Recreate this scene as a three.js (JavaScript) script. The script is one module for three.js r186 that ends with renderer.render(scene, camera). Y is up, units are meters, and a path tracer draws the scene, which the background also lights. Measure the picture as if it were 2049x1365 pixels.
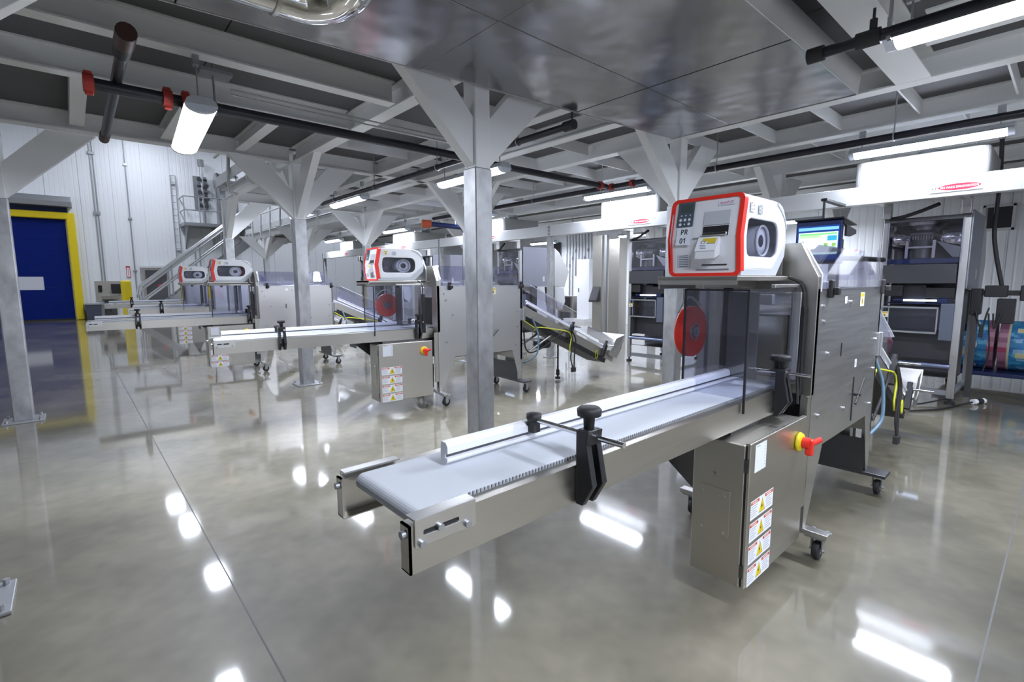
import * as THREE from 'three';
import { RoundedBoxGeometry } from 'three/addons/geometries/RoundedBoxGeometry.js';
import { mergeGeometries } from 'three/addons/utils/BufferGeometryUtils.js';
import { RectAreaLightUniformsLib } from 'three/addons/lights/RectAreaLightUniformsLib.js';

// ---------------------------------------------------------------- camera, light, exposure
const scene = new THREE.Scene();
scene.background = new THREE.Color(0x0a0b0d);
const FOCAL = 991.84, PITCH = 0.1193068, ROLL = -0.00556, YAW = 0.845011;
const camera = new THREE.PerspectiveCamera(2 * Math.atan(1365 / 2 / FOCAL) * 180 / Math.PI, 2049 / 1365, 0.05, 80);
{
  const f0 = new THREE.Vector3(Math.cos(YAW), 0, -Math.sin(YAW)), r0 = new THREE.Vector3(Math.sin(YAW), 0, Math.cos(YAW)), u0 = new THREE.Vector3(0, 1, 0);
  const fwd = f0.clone().multiplyScalar(Math.cos(PITCH)).addScaledVector(u0, -Math.sin(PITCH));
  const up = u0.clone().multiplyScalar(Math.cos(PITCH)).addScaledVector(f0, Math.sin(PITCH));
  const right = r0.clone().multiplyScalar(Math.cos(ROLL)).addScaledVector(up, Math.sin(ROLL));
  const up2 = up.clone().multiplyScalar(Math.cos(ROLL)).addScaledVector(r0, -Math.sin(ROLL));
  camera.quaternion.setFromRotationMatrix(new THREE.Matrix4().makeBasis(right, up2, fwd.clone().negate()));
  camera.position.set(0, 1.5, 0);
}
scene.add(camera);
const renderer = new THREE.WebGLRenderer({ antialias: true });
renderer.toneMapping = THREE.LinearToneMapping;
renderer.toneMappingExposure = 1.0;
renderer.shadowMap.enabled = true;
RectAreaLightUniformsLib.init();
const LAMP_POWER = 130, LAMP_GLOW = 32, BAY_POWER = 78, BAY_GLOW = 18;
const LIGHT = 0xeaf1ff;
const LAMPS = [                               // middle of each tube lamp, its length; h: where it hangs, turn: twist on its hangers
  { p: [0.88, 2.78, -5.03], len: 1.5, w: 0.21, h: [0.58, -0.47], turn: -0.074 }, { p: [3.85, 2.8, -5.1], len: 1.35 }, { p: [3.8, 2.92, -8.6], len: 1.35 }, { p: [3.8, 2.92, -10.9], len: 1.2 },
  { p: [6.9, 2.95, -5.15], len: 1.35 }, { p: [6.9, 2.93, -1.17], len: 1.35 }, { p: [3.8, 2.92, -0.17], len: 1.4, w: 0.22 },
  { p: [6.9, 2.93, -8.95], len: 1.3 }, { p: [6.9, 2.93, -12.6], len: 1.3 }, { p: [6.9, 2.93, -16.9], len: 1.3 },
  { p: [10.1, 2.9, -4.6], len: 1.3 }, { p: [10.1, 2.9, -8.4], len: 1.3 }, { p: [10.1, 2.9, -12.2], len: 1.3 }, { p: [13.1, 2.9, -4.6], len: 1.3 }, { p: [13.1, 2.9, -9], len: 1.3 }, { p: [13.1, 2.9, -13], len: 1.3 },
  { p: [0.84, 2.8, 0.9], len: 1.5, w: 0.21, h: [0.3, -0.3], k: 0.6 }, { p: [3.8, 2.92, 2.7], len: 1.35, k: 0.6 }, { p: [6.9, 2.93, 2.4], len: 1.35, k: 0.6 }, { p: [0.84, 2.8, 3.6], len: 1.5, w: 0.21, h: [0.3, -0.3], k: 0.6 },
];
const BAYS = [[2.89, -18.07], [2.84, -22.8], [2.73, -25.5], [-6.5, -14], [-6.5, -19], [-6.5, -24], [8, -25], [12, -25]];

// ---------------------------------------------------------------- small tools
let seed = 7;
const rnd = () => ((seed = (seed * 1664525 + 1013904223) >>> 0) / 4294967296);
const V = (x, y, z) => new THREE.Vector3(x, y, z);
const bx = (x0, x1, y0, y1, z0, z1) => { const g = new THREE.BoxGeometry(Math.abs(x1 - x0), Math.abs(y1 - y0), Math.abs(z1 - z0)); g.translate((x0 + x1) / 2, (y0 + y1) / 2, (z0 + z1) / 2); return g; };
const rb = (x0, x1, y0, y1, z0, z1, r = 0.004, s = 2) => { const g = new RoundedBoxGeometry(Math.abs(x1 - x0), Math.abs(y1 - y0), Math.abs(z1 - z0), s, r); g.translate((x0 + x1) / 2, (y0 + y1) / 2, (z0 + z1) / 2); return g; };
function cyl(a, b, r, seg = 14, r2 = r) {
  const A = V(...a), B = V(...b), d = B.clone().sub(A), g = new THREE.CylinderGeometry(r2, r, d.length(), seg);
  g.applyQuaternion(new THREE.Quaternion().setFromUnitVectors(V(0, 1, 0), d.clone().normalize()));
  const m = A.add(B).multiplyScalar(0.5); g.translate(m.x, m.y, m.z); return g;
}
const tube = (pts, r, n = 40, rad = 8) => new THREE.TubeGeometry(new THREE.CatmullRomCurve3(pts.map(p => V(...p)), false, 'catmullrom', 0.4), n, r, rad);
function shapeOf(pts, holes = []) {
  const s = new THREE.Shape(pts.map(p => new THREE.Vector2(p[0], p[1])));
  for (const h of holes) s.holes.push(new THREE.Path(h.map(p => new THREE.Vector2(p[0], p[1]))));
  return s;
}
const exOpt = (d, b) => ({ depth: d, steps: 1, bevelEnabled: b > 0, bevelThickness: b, bevelSize: b, bevelOffset: -b, bevelSegments: 2, curveSegments: 10 });
function exXY(pts, z0, z1, holes = [], b = 0) { const g = new THREE.ExtrudeGeometry(shapeOf(pts, holes), exOpt(z1 - z0 - 2 * b, b)); g.translate(0, 0, z0 + b); return g; }
function exZY(pts, x0, x1, holes = [], b = 0) {       // points are (z, y), extruded along x
  const f = a => a.map(p => [-p[0], p[1]]);
  const g = new THREE.ExtrudeGeometry(shapeOf(f(pts), holes.map(f)), exOpt(x1 - x0 - 2 * b, b)); g.rotateY(Math.PI / 2); g.translate(x0 + b, 0, 0); return g;
}
function exXZ(pts, y0, y1, holes = [], b = 0) {       // points are (x, z), extruded upwards
  const f = a => a.map(p => [p[0], -p[1]]);
  const g = new THREE.ExtrudeGeometry(shapeOf(f(pts), holes.map(f)), exOpt(y1 - y0 - 2 * b, b)); g.rotateX(-Math.PI / 2); g.translate(0, y0 + b, 0); return g;
}
const rect = (x0, x1, y0, y1) => [[x0, y0], [x1, y0], [x1, y1], [x0, y1]];
function rrect(x0, x1, y0, y1, r, n = 5) {
  const o = []; const c = [[x1 - r, y0 + r, -90], [x1 - r, y1 - r, 0], [x0 + r, y1 - r, 90], [x0 + r, y0 + r, 180]];
  for (const [cx, cy, a] of c) for (let i = 0; i <= n; i++) { const t = (a + 90 * i / n) * Math.PI / 180; o.push([cx + r * Math.cos(t), cy + r * Math.sin(t)]); }
  return o;
}
function merge(list) {
  const out = [].concat(list).map(g => { const n = g.index ? g.toNonIndexed() : g.clone(); for (const k of Object.keys(n.attributes)) if (!['position', 'normal', 'uv'].includes(k)) n.deleteAttribute(k); n.clearGroups(); return n; });
  return out.length === 1 ? out[0] : mergeGeometries(out);
}
function metreUV(g) {                                  // texture coordinates in metres on the face's own plane
  const p = g.attributes.position, n = g.attributes.normal, uv = new Float32Array(p.count * 2);
  for (let i = 0; i < p.count; i++) {
    const ax = Math.abs(n.getX(i)), ay = Math.abs(n.getY(i)), az = Math.abs(n.getZ(i));
    if (ay > ax && ay > az) { uv[2 * i] = p.getX(i); uv[2 * i + 1] = p.getZ(i); } else if (ax > az) { uv[2 * i] = p.getZ(i); uv[2 * i + 1] = p.getY(i); } else { uv[2 * i] = p.getX(i); uv[2 * i + 1] = p.getY(i); }
  }
  g.setAttribute('uv', new THREE.BufferAttribute(uv, 2)); return g;
}
const used = {};
function numbered(n) { const k = used[n] = (used[n] ?? -1) + 1; return k ? `${n}_${String(k).padStart(3, '0')}` : n; }
function mesh(name, geos, mat, parent, label, keepUV) {
  const g = merge(geos); if (!keepUV) metreUV(g);
  const m = new THREE.Mesh(g, mat); m.name = name; m.castShadow = m.receiveShadow = true;
  if (label) m.userData.label = label;
  if (parent) parent.add(m);
  return m;
}
const each = (name, geos, mat, parent) => { for (const g of [].concat(geos)) mesh(name, g, mat, parent); };
const tag = (o, label, category, group) => { o.userData.label = label; o.userData.category = category; if (group) o.userData.group = group; if (/beam|column/.test(o.name)) o.userData.kind = 'thing'; return o; };
function thing(name, label, category, group, pos = [0, 0, 0], turn = 0) {
  const o = new THREE.Group(); o.name = numbered(name); o.position.set(...pos); o.rotation.y = turn; scene.add(o);
  return tag(o, label, category, group);
}
function struct(name, geos, mat) { const m = mesh(numbered(name), geos, mat, scene); m.userData.kind = 'structure'; return m; }
function copyOf(src, label) { const c = src.clone(); c.name = numbered(src.name.replace(/_\d{3}$/, '')); scene.add(c); if (label) c.userData.label = label; return c; }
// rebase a thing built in line coordinates so that its origin is the middle of its underside
function rebase(o) {
  const b = new THREE.Box3().setFromObject(o), c = b.getCenter(V(0, 0, 0)); c.y = b.min.y;
  for (const k of o.children) k.position.sub(c);
  o.userData_base = c.clone().sub(V(2.85, 0, -1.157)); return o;
}
function put(o, O, turn, shift = [0, 0, 0]) {          // line coordinates -> the room
  const c = o.userData_base.clone().add(V(...shift)).applyAxisAngle(V(0, 1, 0), turn);
  o.position.set(O[0] + c.x, c.y, O[1] + c.z); o.rotation.y = turn; return o;
}
function again(src, label, O, turn, shift) { const c = copyOf(src, label); c.userData_base = src.userData_base; return put(c, O, turn, shift); }

// ---------------------------------------------------------------- textures and materials
function noise2(w, h, fn, srgb, rep) {
  const d = new Uint8Array(w * h * 4);
  for (let y = 0; y < h; y++) for (let x = 0; x < w; x++) { const c = fn(x / w, y / h); const i = 4 * (y * w + x); for (let k = 0; k < 3; k++) d[i + k] = Math.max(0, Math.min(255, 255 * (c.length ? c[k] : c))); d[i + 3] = 255; }
  const t = new THREE.DataTexture(d, w, h); t.magFilter = THREE.LinearFilter; t.minFilter = THREE.LinearMipmapLinearFilter; t.generateMipmaps = true; t.wrapS = t.wrapT = THREE.RepeatWrapping;
  if (srgb) t.colorSpace = THREE.SRGBColorSpace; if (rep) t.repeat.set(...rep); t.needsUpdate = true; return t;
}
const lat = new Float32Array(65536).map(() => rnd());
function vn(x, y, px, py) {                            // value noise that repeats after px, py cells
  const xi = Math.floor(x), yi = Math.floor(y), fx = x - xi, fy = y - yi, sx = fx * fx * (3 - 2 * fx), sy = fy * fy * (3 - 2 * fy);
  const L = (a, b) => lat[((((a % px) + px) % px) * 197 + (((b % py) + py) % py) * 1013) & 65535];
  return (L(xi, yi) * (1 - sx) + L(xi + 1, yi) * sx) * (1 - sy) + (L(xi, yi + 1) * (1 - sx) + L(xi + 1, yi + 1) * sx) * sy;
}
const fbm = (u, v, c, o = 4) => { let s = 0, a = 0.5, t = 0; for (let i = 0; i < o; i++) { s += a * vn(u * c + 7 * i, v * c + 3 * i, c, c); t += a; a *= 0.5; c *= 2; } return s / t; };
const brushed = noise2(256, 256, (u, v) => 0.72 + 0.28 * (0.6 * vn(u * 4, v * 128, 4, 128) + 0.4 * fbm(u, v, 3)), false, [1, 1]);
const mottle = noise2(256, 256, (u, v) => 0.62 + 0.38 * (0.5 * fbm(u, v, 5) + 0.5 * fbm(u + 0.3, v, 14)), true, [1.1, 0.7]);
const concrete = noise2(1024, 1024, (u, v) => { const a = fbm(u, v, 4, 5), b = fbm(u + 0.37, v + 0.11, 9, 4), c = fbm(u, v, 90, 2), k = 0.68 + 0.6 * (a - 0.5) + 0.34 * (b - 0.5) + 0.1 * (c - 0.5); return [k * 1.0, k * (0.995 - 0.02 * b), k * (0.93 + 0.05 * (a - 0.5))]; }, true, [0.16, 0.16]);
const polish = noise2(512, 512, (u, v) => 0.5 + 0.5 * fbm(u, v, 5, 5), false, [0.21, 0.21]);
const dents = noise2(512, 512, (u, v) => fbm(u, v, 4, 3), false, [0.6, 0.6]);
const S = (o) => new THREE.MeshStandardMaterial(o), P = (o) => new THREE.MeshPhysicalMaterial(o);
const lin = (r, g, b) => new THREE.Color().setRGB(r, g, b);
const M = {
  floor: P({ color: lin(0.385, 0.362, 0.295), map: concrete, roughness: 0.5, metalness: 0, ior: 1.45, clearcoat: 1, clearcoatRoughness: 0.06 }),
  steel: S({ color: lin(0.64, 0.635, 0.63), metalness: 1, roughness: 0.4, roughnessMap: brushed }),
  steelWarm: S({ color: lin(0.55, 0.53, 0.485), metalness: 1, roughness: 0.42, roughnessMap: brushed }),
  steelDark: S({ color: lin(0.15, 0.15, 0.16), metalness: 1, roughness: 0.45, roughnessMap: brushed }),
  bright: S({ color: lin(0.72, 0.72, 0.74), metalness: 1, roughness: 0.14 }),
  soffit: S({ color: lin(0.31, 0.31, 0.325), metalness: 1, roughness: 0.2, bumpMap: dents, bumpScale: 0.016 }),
  clad: S({ color: lin(0.62, 0.63, 0.65), map: mottle, metalness: 0.75, roughness: 0.5 }),
  paint: S({ color: lin(0.8, 0.81, 0.81), roughness: 0.5 }),
  beamWhite: S({ color: lin(0.64, 0.65, 0.67), roughness: 0.35 }),
  deck: S({ color: lin(0.11, 0.11, 0.115), roughness: 0.6, metalness: 0.2 }),
  wall: S({ color: lin(0.83, 0.85, 0.88), roughness: 0.45 }),
  ceil: S({ color: lin(0.7, 0.72, 0.74), roughness: 0.8 }),
  white: S({ color: lin(0.78, 0.79, 0.83), roughness: 0.35 }),
  greyP: S({ color: lin(0.24, 0.25, 0.27), roughness: 0.45 }),
  paleGrey: S({ color: lin(0.5, 0.53, 0.57), roughness: 0.45 }),
  red: S({ color: lin(0.83, 0.035, 0.02), roughness: 0.35 }),
  coupling: S({ color: lin(0.4, 0.035, 0.025), roughness: 0.5 }),
  black: S({ color: lin(0.014, 0.014, 0.017), roughness: 0.45 }),
  pipe: S({ color: lin(0.012, 0.012, 0.02), roughness: 0.35 }),
  rubber: S({ color: lin(0.02, 0.02, 0.022), roughness: 0.6 }),
  yellow: S({ color: lin(0.78, 0.6, 0.01), roughness: 0.4 }),
  cableYellow: S({ color: lin(0.6, 0.62, 0.03), roughness: 0.5 }),
  blue: P({ color: lin(0.0, 0.012, 0.15), roughness: 0.6, specularIntensity: 0.3 }),
  navy: S({ color: lin(0.01, 0.02, 0.09), roughness: 0.4 }),
  belt: S({ color: lin(0.58, 0.61, 0.66), roughness: 0.6 }),
  acrylic: P({ color: lin(0.93, 0.93, 0.98), transmission: 1, thickness: 0, roughness: 0.03, metalness: 0, ior: 1.75 }),
  smoke: P({ color: lin(0.86, 0.87, 0.92), transmission: 1, thickness: 0, roughness: 0.03, metalness: 0, ior: 1.49 }),
  gunmetal: S({ color: lin(0.09, 0.09, 0.1), metalness: 0.7, roughness: 0.4 }),
  chrome: S({ color: lin(0.8, 0.8, 0.82), metalness: 1, roughness: 0.08 }),
  galv: S({ color: lin(0.42, 0.43, 0.45), metalness: 0.8, roughness: 0.4 }),
  rail: S({ color: lin(0.72, 0.73, 0.75), metalness: 0.9, roughness: 0.3 }),
  lens: S({ color: lin(0.9, 0.93, 1), emissive: new THREE.Color(LIGHT), emissiveIntensity: LAMP_GLOW, roughness: 0.4 }),
  bayGlow: S({ color: lin(0.9, 0.93, 1), emissive: new THREE.Color(LIGHT), emissiveIntensity: BAY_GLOW, roughness: 0.4 }),
  uv: S({ color: lin(0.8, 0.9, 1), emissive: lin(0.55, 0.68, 1), emissiveIntensity: 7, roughness: 0.4 }),
  paper: S({ color: lin(0.85, 0.86, 0.9), roughness: 0.6 }),
};
function canvasMat(w, h, draw, o = {}) {
  const c = document.createElement('canvas'); c.width = w; c.height = h; const x = c.getContext('2d'); draw(x, w, h);
  const t = new THREE.CanvasTexture(c); t.colorSpace = THREE.SRGBColorSpace; t.anisotropy = 4;
  return S({ map: t, roughness: 0.5, ...o });
}
// flat print: a thin plate whose face carries the picture. face: '+z' or '-x'
function plate(face, w, h, at) {
  const g = new THREE.PlaneGeometry(w, h); if (face === '-x') g.rotateY(-Math.PI / 2); if (face === '+x') g.rotateY(Math.PI / 2); g.translate(...at); return g;
}
const warnMat = canvasMat(256, 96, (x, w, h) => {
  x.fillStyle = '#eef0f6'; x.fillRect(0, 0, w, h); x.fillStyle = '#c8452c'; x.fillRect(4, 6, 92, 15); x.fillRect(160, 6, 92, 15);
  x.fillStyle = '#fff'; x.font = 'bold 12px sans-serif'; x.fillText('WARNING', 20, 18); x.fillText('WARNING', 176, 18);
  x.fillStyle = '#e9cc12'; x.beginPath(); x.moveTo(128, 14); x.lineTo(162, 84); x.lineTo(94, 84); x.fill(); x.strokeStyle = '#4b4410'; x.lineWidth = 2; x.stroke();
  x.fillStyle = '#222'; x.beginPath(); x.moveTo(132, 36); x.lineTo(120, 60); x.lineTo(128, 60); x.lineTo(123, 78); x.lineTo(138, 54); x.lineTo(130, 54); x.fill();
  x.fillStyle = '#8e94a4'; for (let i = 0; i < 5; i++) { x.fillRect(8, 30 + i * 12, 70 - (i % 3) * 9, 3); x.fillRect(172, 30 + i * 12, 72 - (i % 2) * 12, 3); }
});
const docMat = canvasMat(96, 128, (x, w, h) => { x.fillStyle = '#e6eaf4'; x.fillRect(0, 0, w, h); x.fillStyle = '#9aa'; x.fillRect(10, 8, 30, 4); for (let i = 0; i < 8; i++) x.fillRect(80, 10 + i * 14, 8, 3); });
const logoMat = canvasMat(512, 96, (x, w, h) => {
  x.fillStyle = '#eef0f6'; x.fillRect(0, 0, w, h); x.fillStyle = '#333'; x.beginPath(); x.moveTo(24, 58); x.lineTo(34, 40); x.lineTo(44, 58); x.fill(); x.fillRect(54, 42, 16, 16);
  x.fillStyle = '#c2203c'; x.beginPath(); x.ellipse(290, 48, 205, 38, 0, 0, 7); x.fill();
  x.fillStyle = '#ffe9ee'; x.font = 'bold 34px sans-serif'; x.textAlign = 'center'; x.fillText('SIX PACK INNOVATION', 292, 60, 370);
});
const brandMat = canvasMat(256, 72, (x, w, h) => { x.fillStyle = '#dfe4f0'; x.fillRect(0, 0, w, h); x.fillStyle = '#b3243f'; x.font = 'italic bold 50px sans-serif'; x.fillText('AutoH ZI', 14, 48, 226); x.fillStyle = '#9aa3ad'; x.fillRect(8, 58, 238, 6); });
const prMat = canvasMat(128, 128, (x, w, h) => { x.fillStyle = '#dfe4ee'; x.fillRect(0, 0, w, h); x.fillStyle = '#23262d'; x.font = 'bold 54px sans-serif'; x.textAlign = 'center'; x.fillText('PR', 66, 52); x.fillText('01', 62, 116); });
const padMat = canvasMat(128, 176, (x, w, h) => {
  x.fillStyle = '#47545f'; x.fillRect(0, 0, w, h); x.fillStyle = '#3d4b4a'; x.fillRect(22, 16, 88, 58); x.fillStyle = '#d5e0ea';
  for (let r = 0; r < 3; r++) for (let k = 0; k < 3; k++) { if (r === 0) { x.fillRect(26 + k * 34, 88, 10, 8); continue; } x.beginPath(); x.arc(28 + k * 34, 92 + r * 32, r === 2 && k === 1 ? 6 : 11, 0, 7); x.fill(); }
});
const ventMat = canvasMat(64, 64, (x, w, h) => { x.fillStyle = '#dfe4ee'; x.fillRect(0, 0, w, h); x.fillStyle = '#5f6672'; for (let i = 0; i < 7; i++) x.fillRect(4, 4 + i * 9, 56, 4); });
const markMat = canvasMat(64, 64, (x, w, h) => { x.fillStyle = '#e3e7f2'; x.fillRect(0, 0, w, h); x.fillStyle = '#a8455a'; x.fillRect(10, 6, 6, 30); x.fillRect(10, 6, 14, 5); x.fillStyle = '#555'; x.fillRect(8, 46, 14, 6); x.fillRect(42, 18, 9, 12); x.fillRect(40, 42, 12, 8); });
const printMat = canvasMat(128, 128, (x, w, h) => { x.fillStyle = '#eef1f8'; x.fillRect(0, 0, w, h); x.fillStyle = '#dcc43a'; x.fillRect(30, 12, 86, 30); x.fillRect(64, 42, 50, 16); x.fillStyle = '#5a5f74'; x.fillRect(60, 58, 54, 6); x.lineWidth = 5; x.strokeStyle = '#6d7288'; x.strokeRect(26, 36, 24, 22); x.font = '15px sans-serif'; for (let i = 0; i < 3; i++) x.fillRect(22 + i * 4, 74 + i * 14, 36, 6); });
const cautionMat = canvasMat(96, 96, (x, w, h) => { x.fillStyle = '#e8e6d8'; x.fillRect(0, 0, w, h); x.fillStyle = '#d2b738'; x.fillRect(6, 6, 84, 26); x.fillRect(30, 40, 36, 44); x.fillStyle = '#443'; x.fillRect(42, 48, 12, 26); });
const tagAMat = canvasMat(64, 64, (x, w, h) => { x.fillStyle = '#eef'; x.fillRect(0, 0, w, h); x.fillStyle = '#222'; x.font = 'bold 44px sans-serif'; x.textAlign = 'center'; x.fillText('A', 32, 48); });
const screenDraw = (x, w, h) => {
  x.fillStyle = '#123a86'; x.fillRect(0, 0, w, h); x.fillStyle = '#7fc3f2'; x.fillRect(6, 8, w - 12, 16); x.fillStyle = '#d9fbf2'; x.fillRect(8, 34, w - 16, h - 60);
  x.fillStyle = '#7ddf7a'; x.fillRect(16, 40, w - 30, 8); x.fillStyle = '#b9f5a9'; x.fillRect(16, 48, 130, 14); x.fillStyle = '#38a6c8'; x.fillRect(186, 54, 56, 26); x.fillStyle = '#3fc6d2'; x.fillRect(16, 92, 104, 20); x.fillStyle = '#1c8f8c'; x.fillRect(16, 116, 104, 5);
  x.fillStyle = '#86b75a'; x.fillRect(166, 92, 24, 22); x.fillRect(214, 92, 24, 18); x.fillStyle = '#325c9a'; x.fillRect(80, 128, 60, 6); x.fillRect(150, 126, 92, 9);
};
const screenMat = canvasMat(256, 176, screenDraw, { roughness: 0.25 }); screenMat.emissive = new THREE.Color(1, 1, 1); screenMat.emissiveMap = screenMat.map; screenMat.emissiveIntensity = 0.75;
const extMat = canvasMat(48, 160, (x, w, h) => { x.fillStyle = '#b52a33'; x.fillRect(0, 0, w, h); x.fillStyle = '#f6eef2'; x.fillRect(7, 20, 34, 130); x.fillStyle = '#d98a96'; x.fillRect(20, 30, 8, 112); });
const filmMat = canvasMat(512, 512, (x, w, h) => {
  x.fillStyle = '#2f7fae'; x.fillRect(0, 0, w, h);
  for (let i = 0; i < 260; i++) { x.fillStyle = ['#5fb4d2', '#1d5f9c', '#8fc7e0', '#d8e6ee', '#2a78b8', '#1a4f8e'][Math.floor(rnd() * 6)]; x.globalAlpha = 0.5; x.fillRect(rnd() * w, rnd() * h * 0.75, 3 + rnd() * 14, 40 + rnd() * 120); }
  x.globalAlpha = 1; for (let k = 0; k < 6; k++) { x.fillStyle = '#dfd2da'; x.beginPath(); x.ellipse(40 + k * 85, 200, 14, 40, 0, 0, 7); x.fill(); x.fillStyle = '#a83a5a'; x.beginPath(); x.ellipse(40 + k * 85, 200, 6, 26, 0.3, 0, 7); x.fill(); x.fillStyle = '#c9c59a'; x.fillRect(60 + k * 85, 250, 18, 90); }
  x.fillStyle = '#c9bd9d'; x.fillRect(0, 400, w, 60); x.fillStyle = '#25608a'; x.fillRect(0, 460, w, 52);
});
const pinkFilm = canvasMat(128, 128, (x, w, h) => { for (let i = 0; i < 32; i++) { x.fillStyle = ['#9a6a80', '#7d5069', '#b98ba0', '#5d4860', '#a03f5f'][Math.floor(rnd() * 5)]; x.fillRect(i * 4, 0, 4, h); } });

// ---------------------------------------------------------------- the room
const X0 = -9, X1 = 14.6, Z0 = -27.9, Z1 = 5, YC = 8.6;
{
  const f = struct('floor', bx(X0, X1, -0.2, 0, Z0, Z1), M.floor);
  const jm = S({ color: lin(0.1, 0.1, 0.1), roughness: 0.6 });
  mesh('floor_joint', bx(0.486, 0.492, 0, 0.0012, Z0, Z1), jm, f); mesh('floor_joint', bx(X0, X1, 0, 0.0012, -0.119, -0.112), jm, f);
  struct('ceiling', bx(X0, X1, YC, YC + 0.2, Z0, Z1), M.ceil);
  // ribbed insulated panels, each about 1.1 m wide
  const prof = (n, w) => { const p = [[0, 0]]; for (let i = 0; i < n; i++) { const a = w * i / n, b = w * (i + 1) / n, g = 0.1 * (b - a); p.push([a + (i ? g : 0.012), 0.03], [b - 2.4 * g, 0.03], [b - 1.8 * g, 0.024], [b - g * 0.6, 0.024]); } p.push([w - 0.006, 0]); return p; };
  const wb = struct('wall_back', bx(X0 - 0.2, X1 + 0.2, 0, YC, Z0 - 0.2, Z0), M.wall);
  const W = 1.073, pg = metreUV(merge(exXZ(prof(7, W).map(p => [p[0], p[1]]), 0, YC)));
  const addPanel = (g, parent, x, y, z, ry) => { const m = new THREE.Mesh(g, M.wall); m.name = 'wall_panel'; m.position.set(x, y, z); m.rotation.y = ry; m.castShadow = m.receiveShadow = true; parent.add(m); };
  for (let i = 0; X0 + i * W < X1 - 0.5; i++) addPanel(pg, wb, X0 + i * W, 0, Z0, 0);
  const wr = struct('wall_right', bx(X1, X1 + 0.2, 0, YC, Z0, Z1), M.wall);
  for (let i = 0; Z0 + 0.1 + i * W < Z1 - 1; i++) addPanel(pg, wr, X1, 0, Z0 + 0.1 + i * W, -Math.PI / 2);
  struct('wall_left', bx(X0 - 0.2, X0, 0, YC, Z0, Z1), M.wall);
  struct('wall_front', bx(X0 - 0.2, X1 + 0.2, 0, YC, Z1, Z1 + 0.2), M.wall);
}
// the blue high-speed door in its yellow frame
{
  const z = Z0 + 0.03, d = struct('door_1', [0, 1, 2, 3, 4, 5, 6].map(i => rb(-3.3, 0.1, 0.06 + i * 0.65, 0.06 + (i + 1) * 0.65 - 0.003, z, z + 0.03, 0.002)), M.blue);
  mesh('door_frame', [rb(0.14, 0.41, 0, 4.41, z, z + 0.22, 0.05, 3)], M.yellow, d);
  mesh('door_frame', [rb(-3.6, -3.33, 0, 4.41, z, z + 0.22, 0.05, 3)], M.yellow, d);
  mesh('door_frame', [rb(-3.6, 0.3, 4.13, 4.41, z + 0.005, z + 0.225, 0.05, 3)], M.yellow, d);
  mesh('roller_box', exZY([[z, 4.62], [z + 0.5, 4.62], [z + 0.52, 4.8], [z + 0.42, 5.02], [z, 5.06]], -3.7, 0.36, [], 0.01), M.galv, d);
  mesh('upper_curtain', [bx(-3.3, 0.2, 4.4, 4.66, z, z + 0.06)], M.navy, d);
  mesh('bottom_seal', [bx(-3.3, 0.1, 0, 0.07, z, z + 0.05)], M.rubber, d);
  mesh('window_patch', [rb(-1.9, -0.75, 1.27, 1.8, z + 0.03, z + 0.037, 0.003)], S({ color: lin(0.62, 0.63, 0.7), roughness: 0.4 }), d);
}

// ---------------------------------------------------------------- the mezzanine: columns, beams, deck
const FL = 3.17, DK = 3.37;                             // underside of the beams, underside of the deck
function ibeamX(x0, x1, z, b = FL, h = DK - FL, w = 0.15, c = false) { return [bx(x0, x1, b, b + 0.014, z - w / 2, z + w / 2), bx(x0, x1, b + h - 0.014, b + h, z - w / 2, z + w / 2), bx(x0, x1, b + 0.014, b + h - 0.014, z - (c ? w / 2 : 0.006), z + (c ? -w / 2 + 0.012 : 0.006))]; }
function ibeamZ(z0, z1, x, b = FL, h = DK - FL, w = 0.15) { return [bx(x - w / 2, x + w / 2, b, b + 0.014, z0, z1), bx(x - w / 2, x + w / 2, b + h - 0.014, b + h, z0, z1), bx(x - 0.006, x + 0.006, b + 0.014, b + h - 0.014, z0, z1)]; }
const bolt = (p, ax, r = 0.016) => { const a = p.slice(), b = p.slice(); b[ax] += 0.02; return cyl(a, b, r, 6); };
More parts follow.
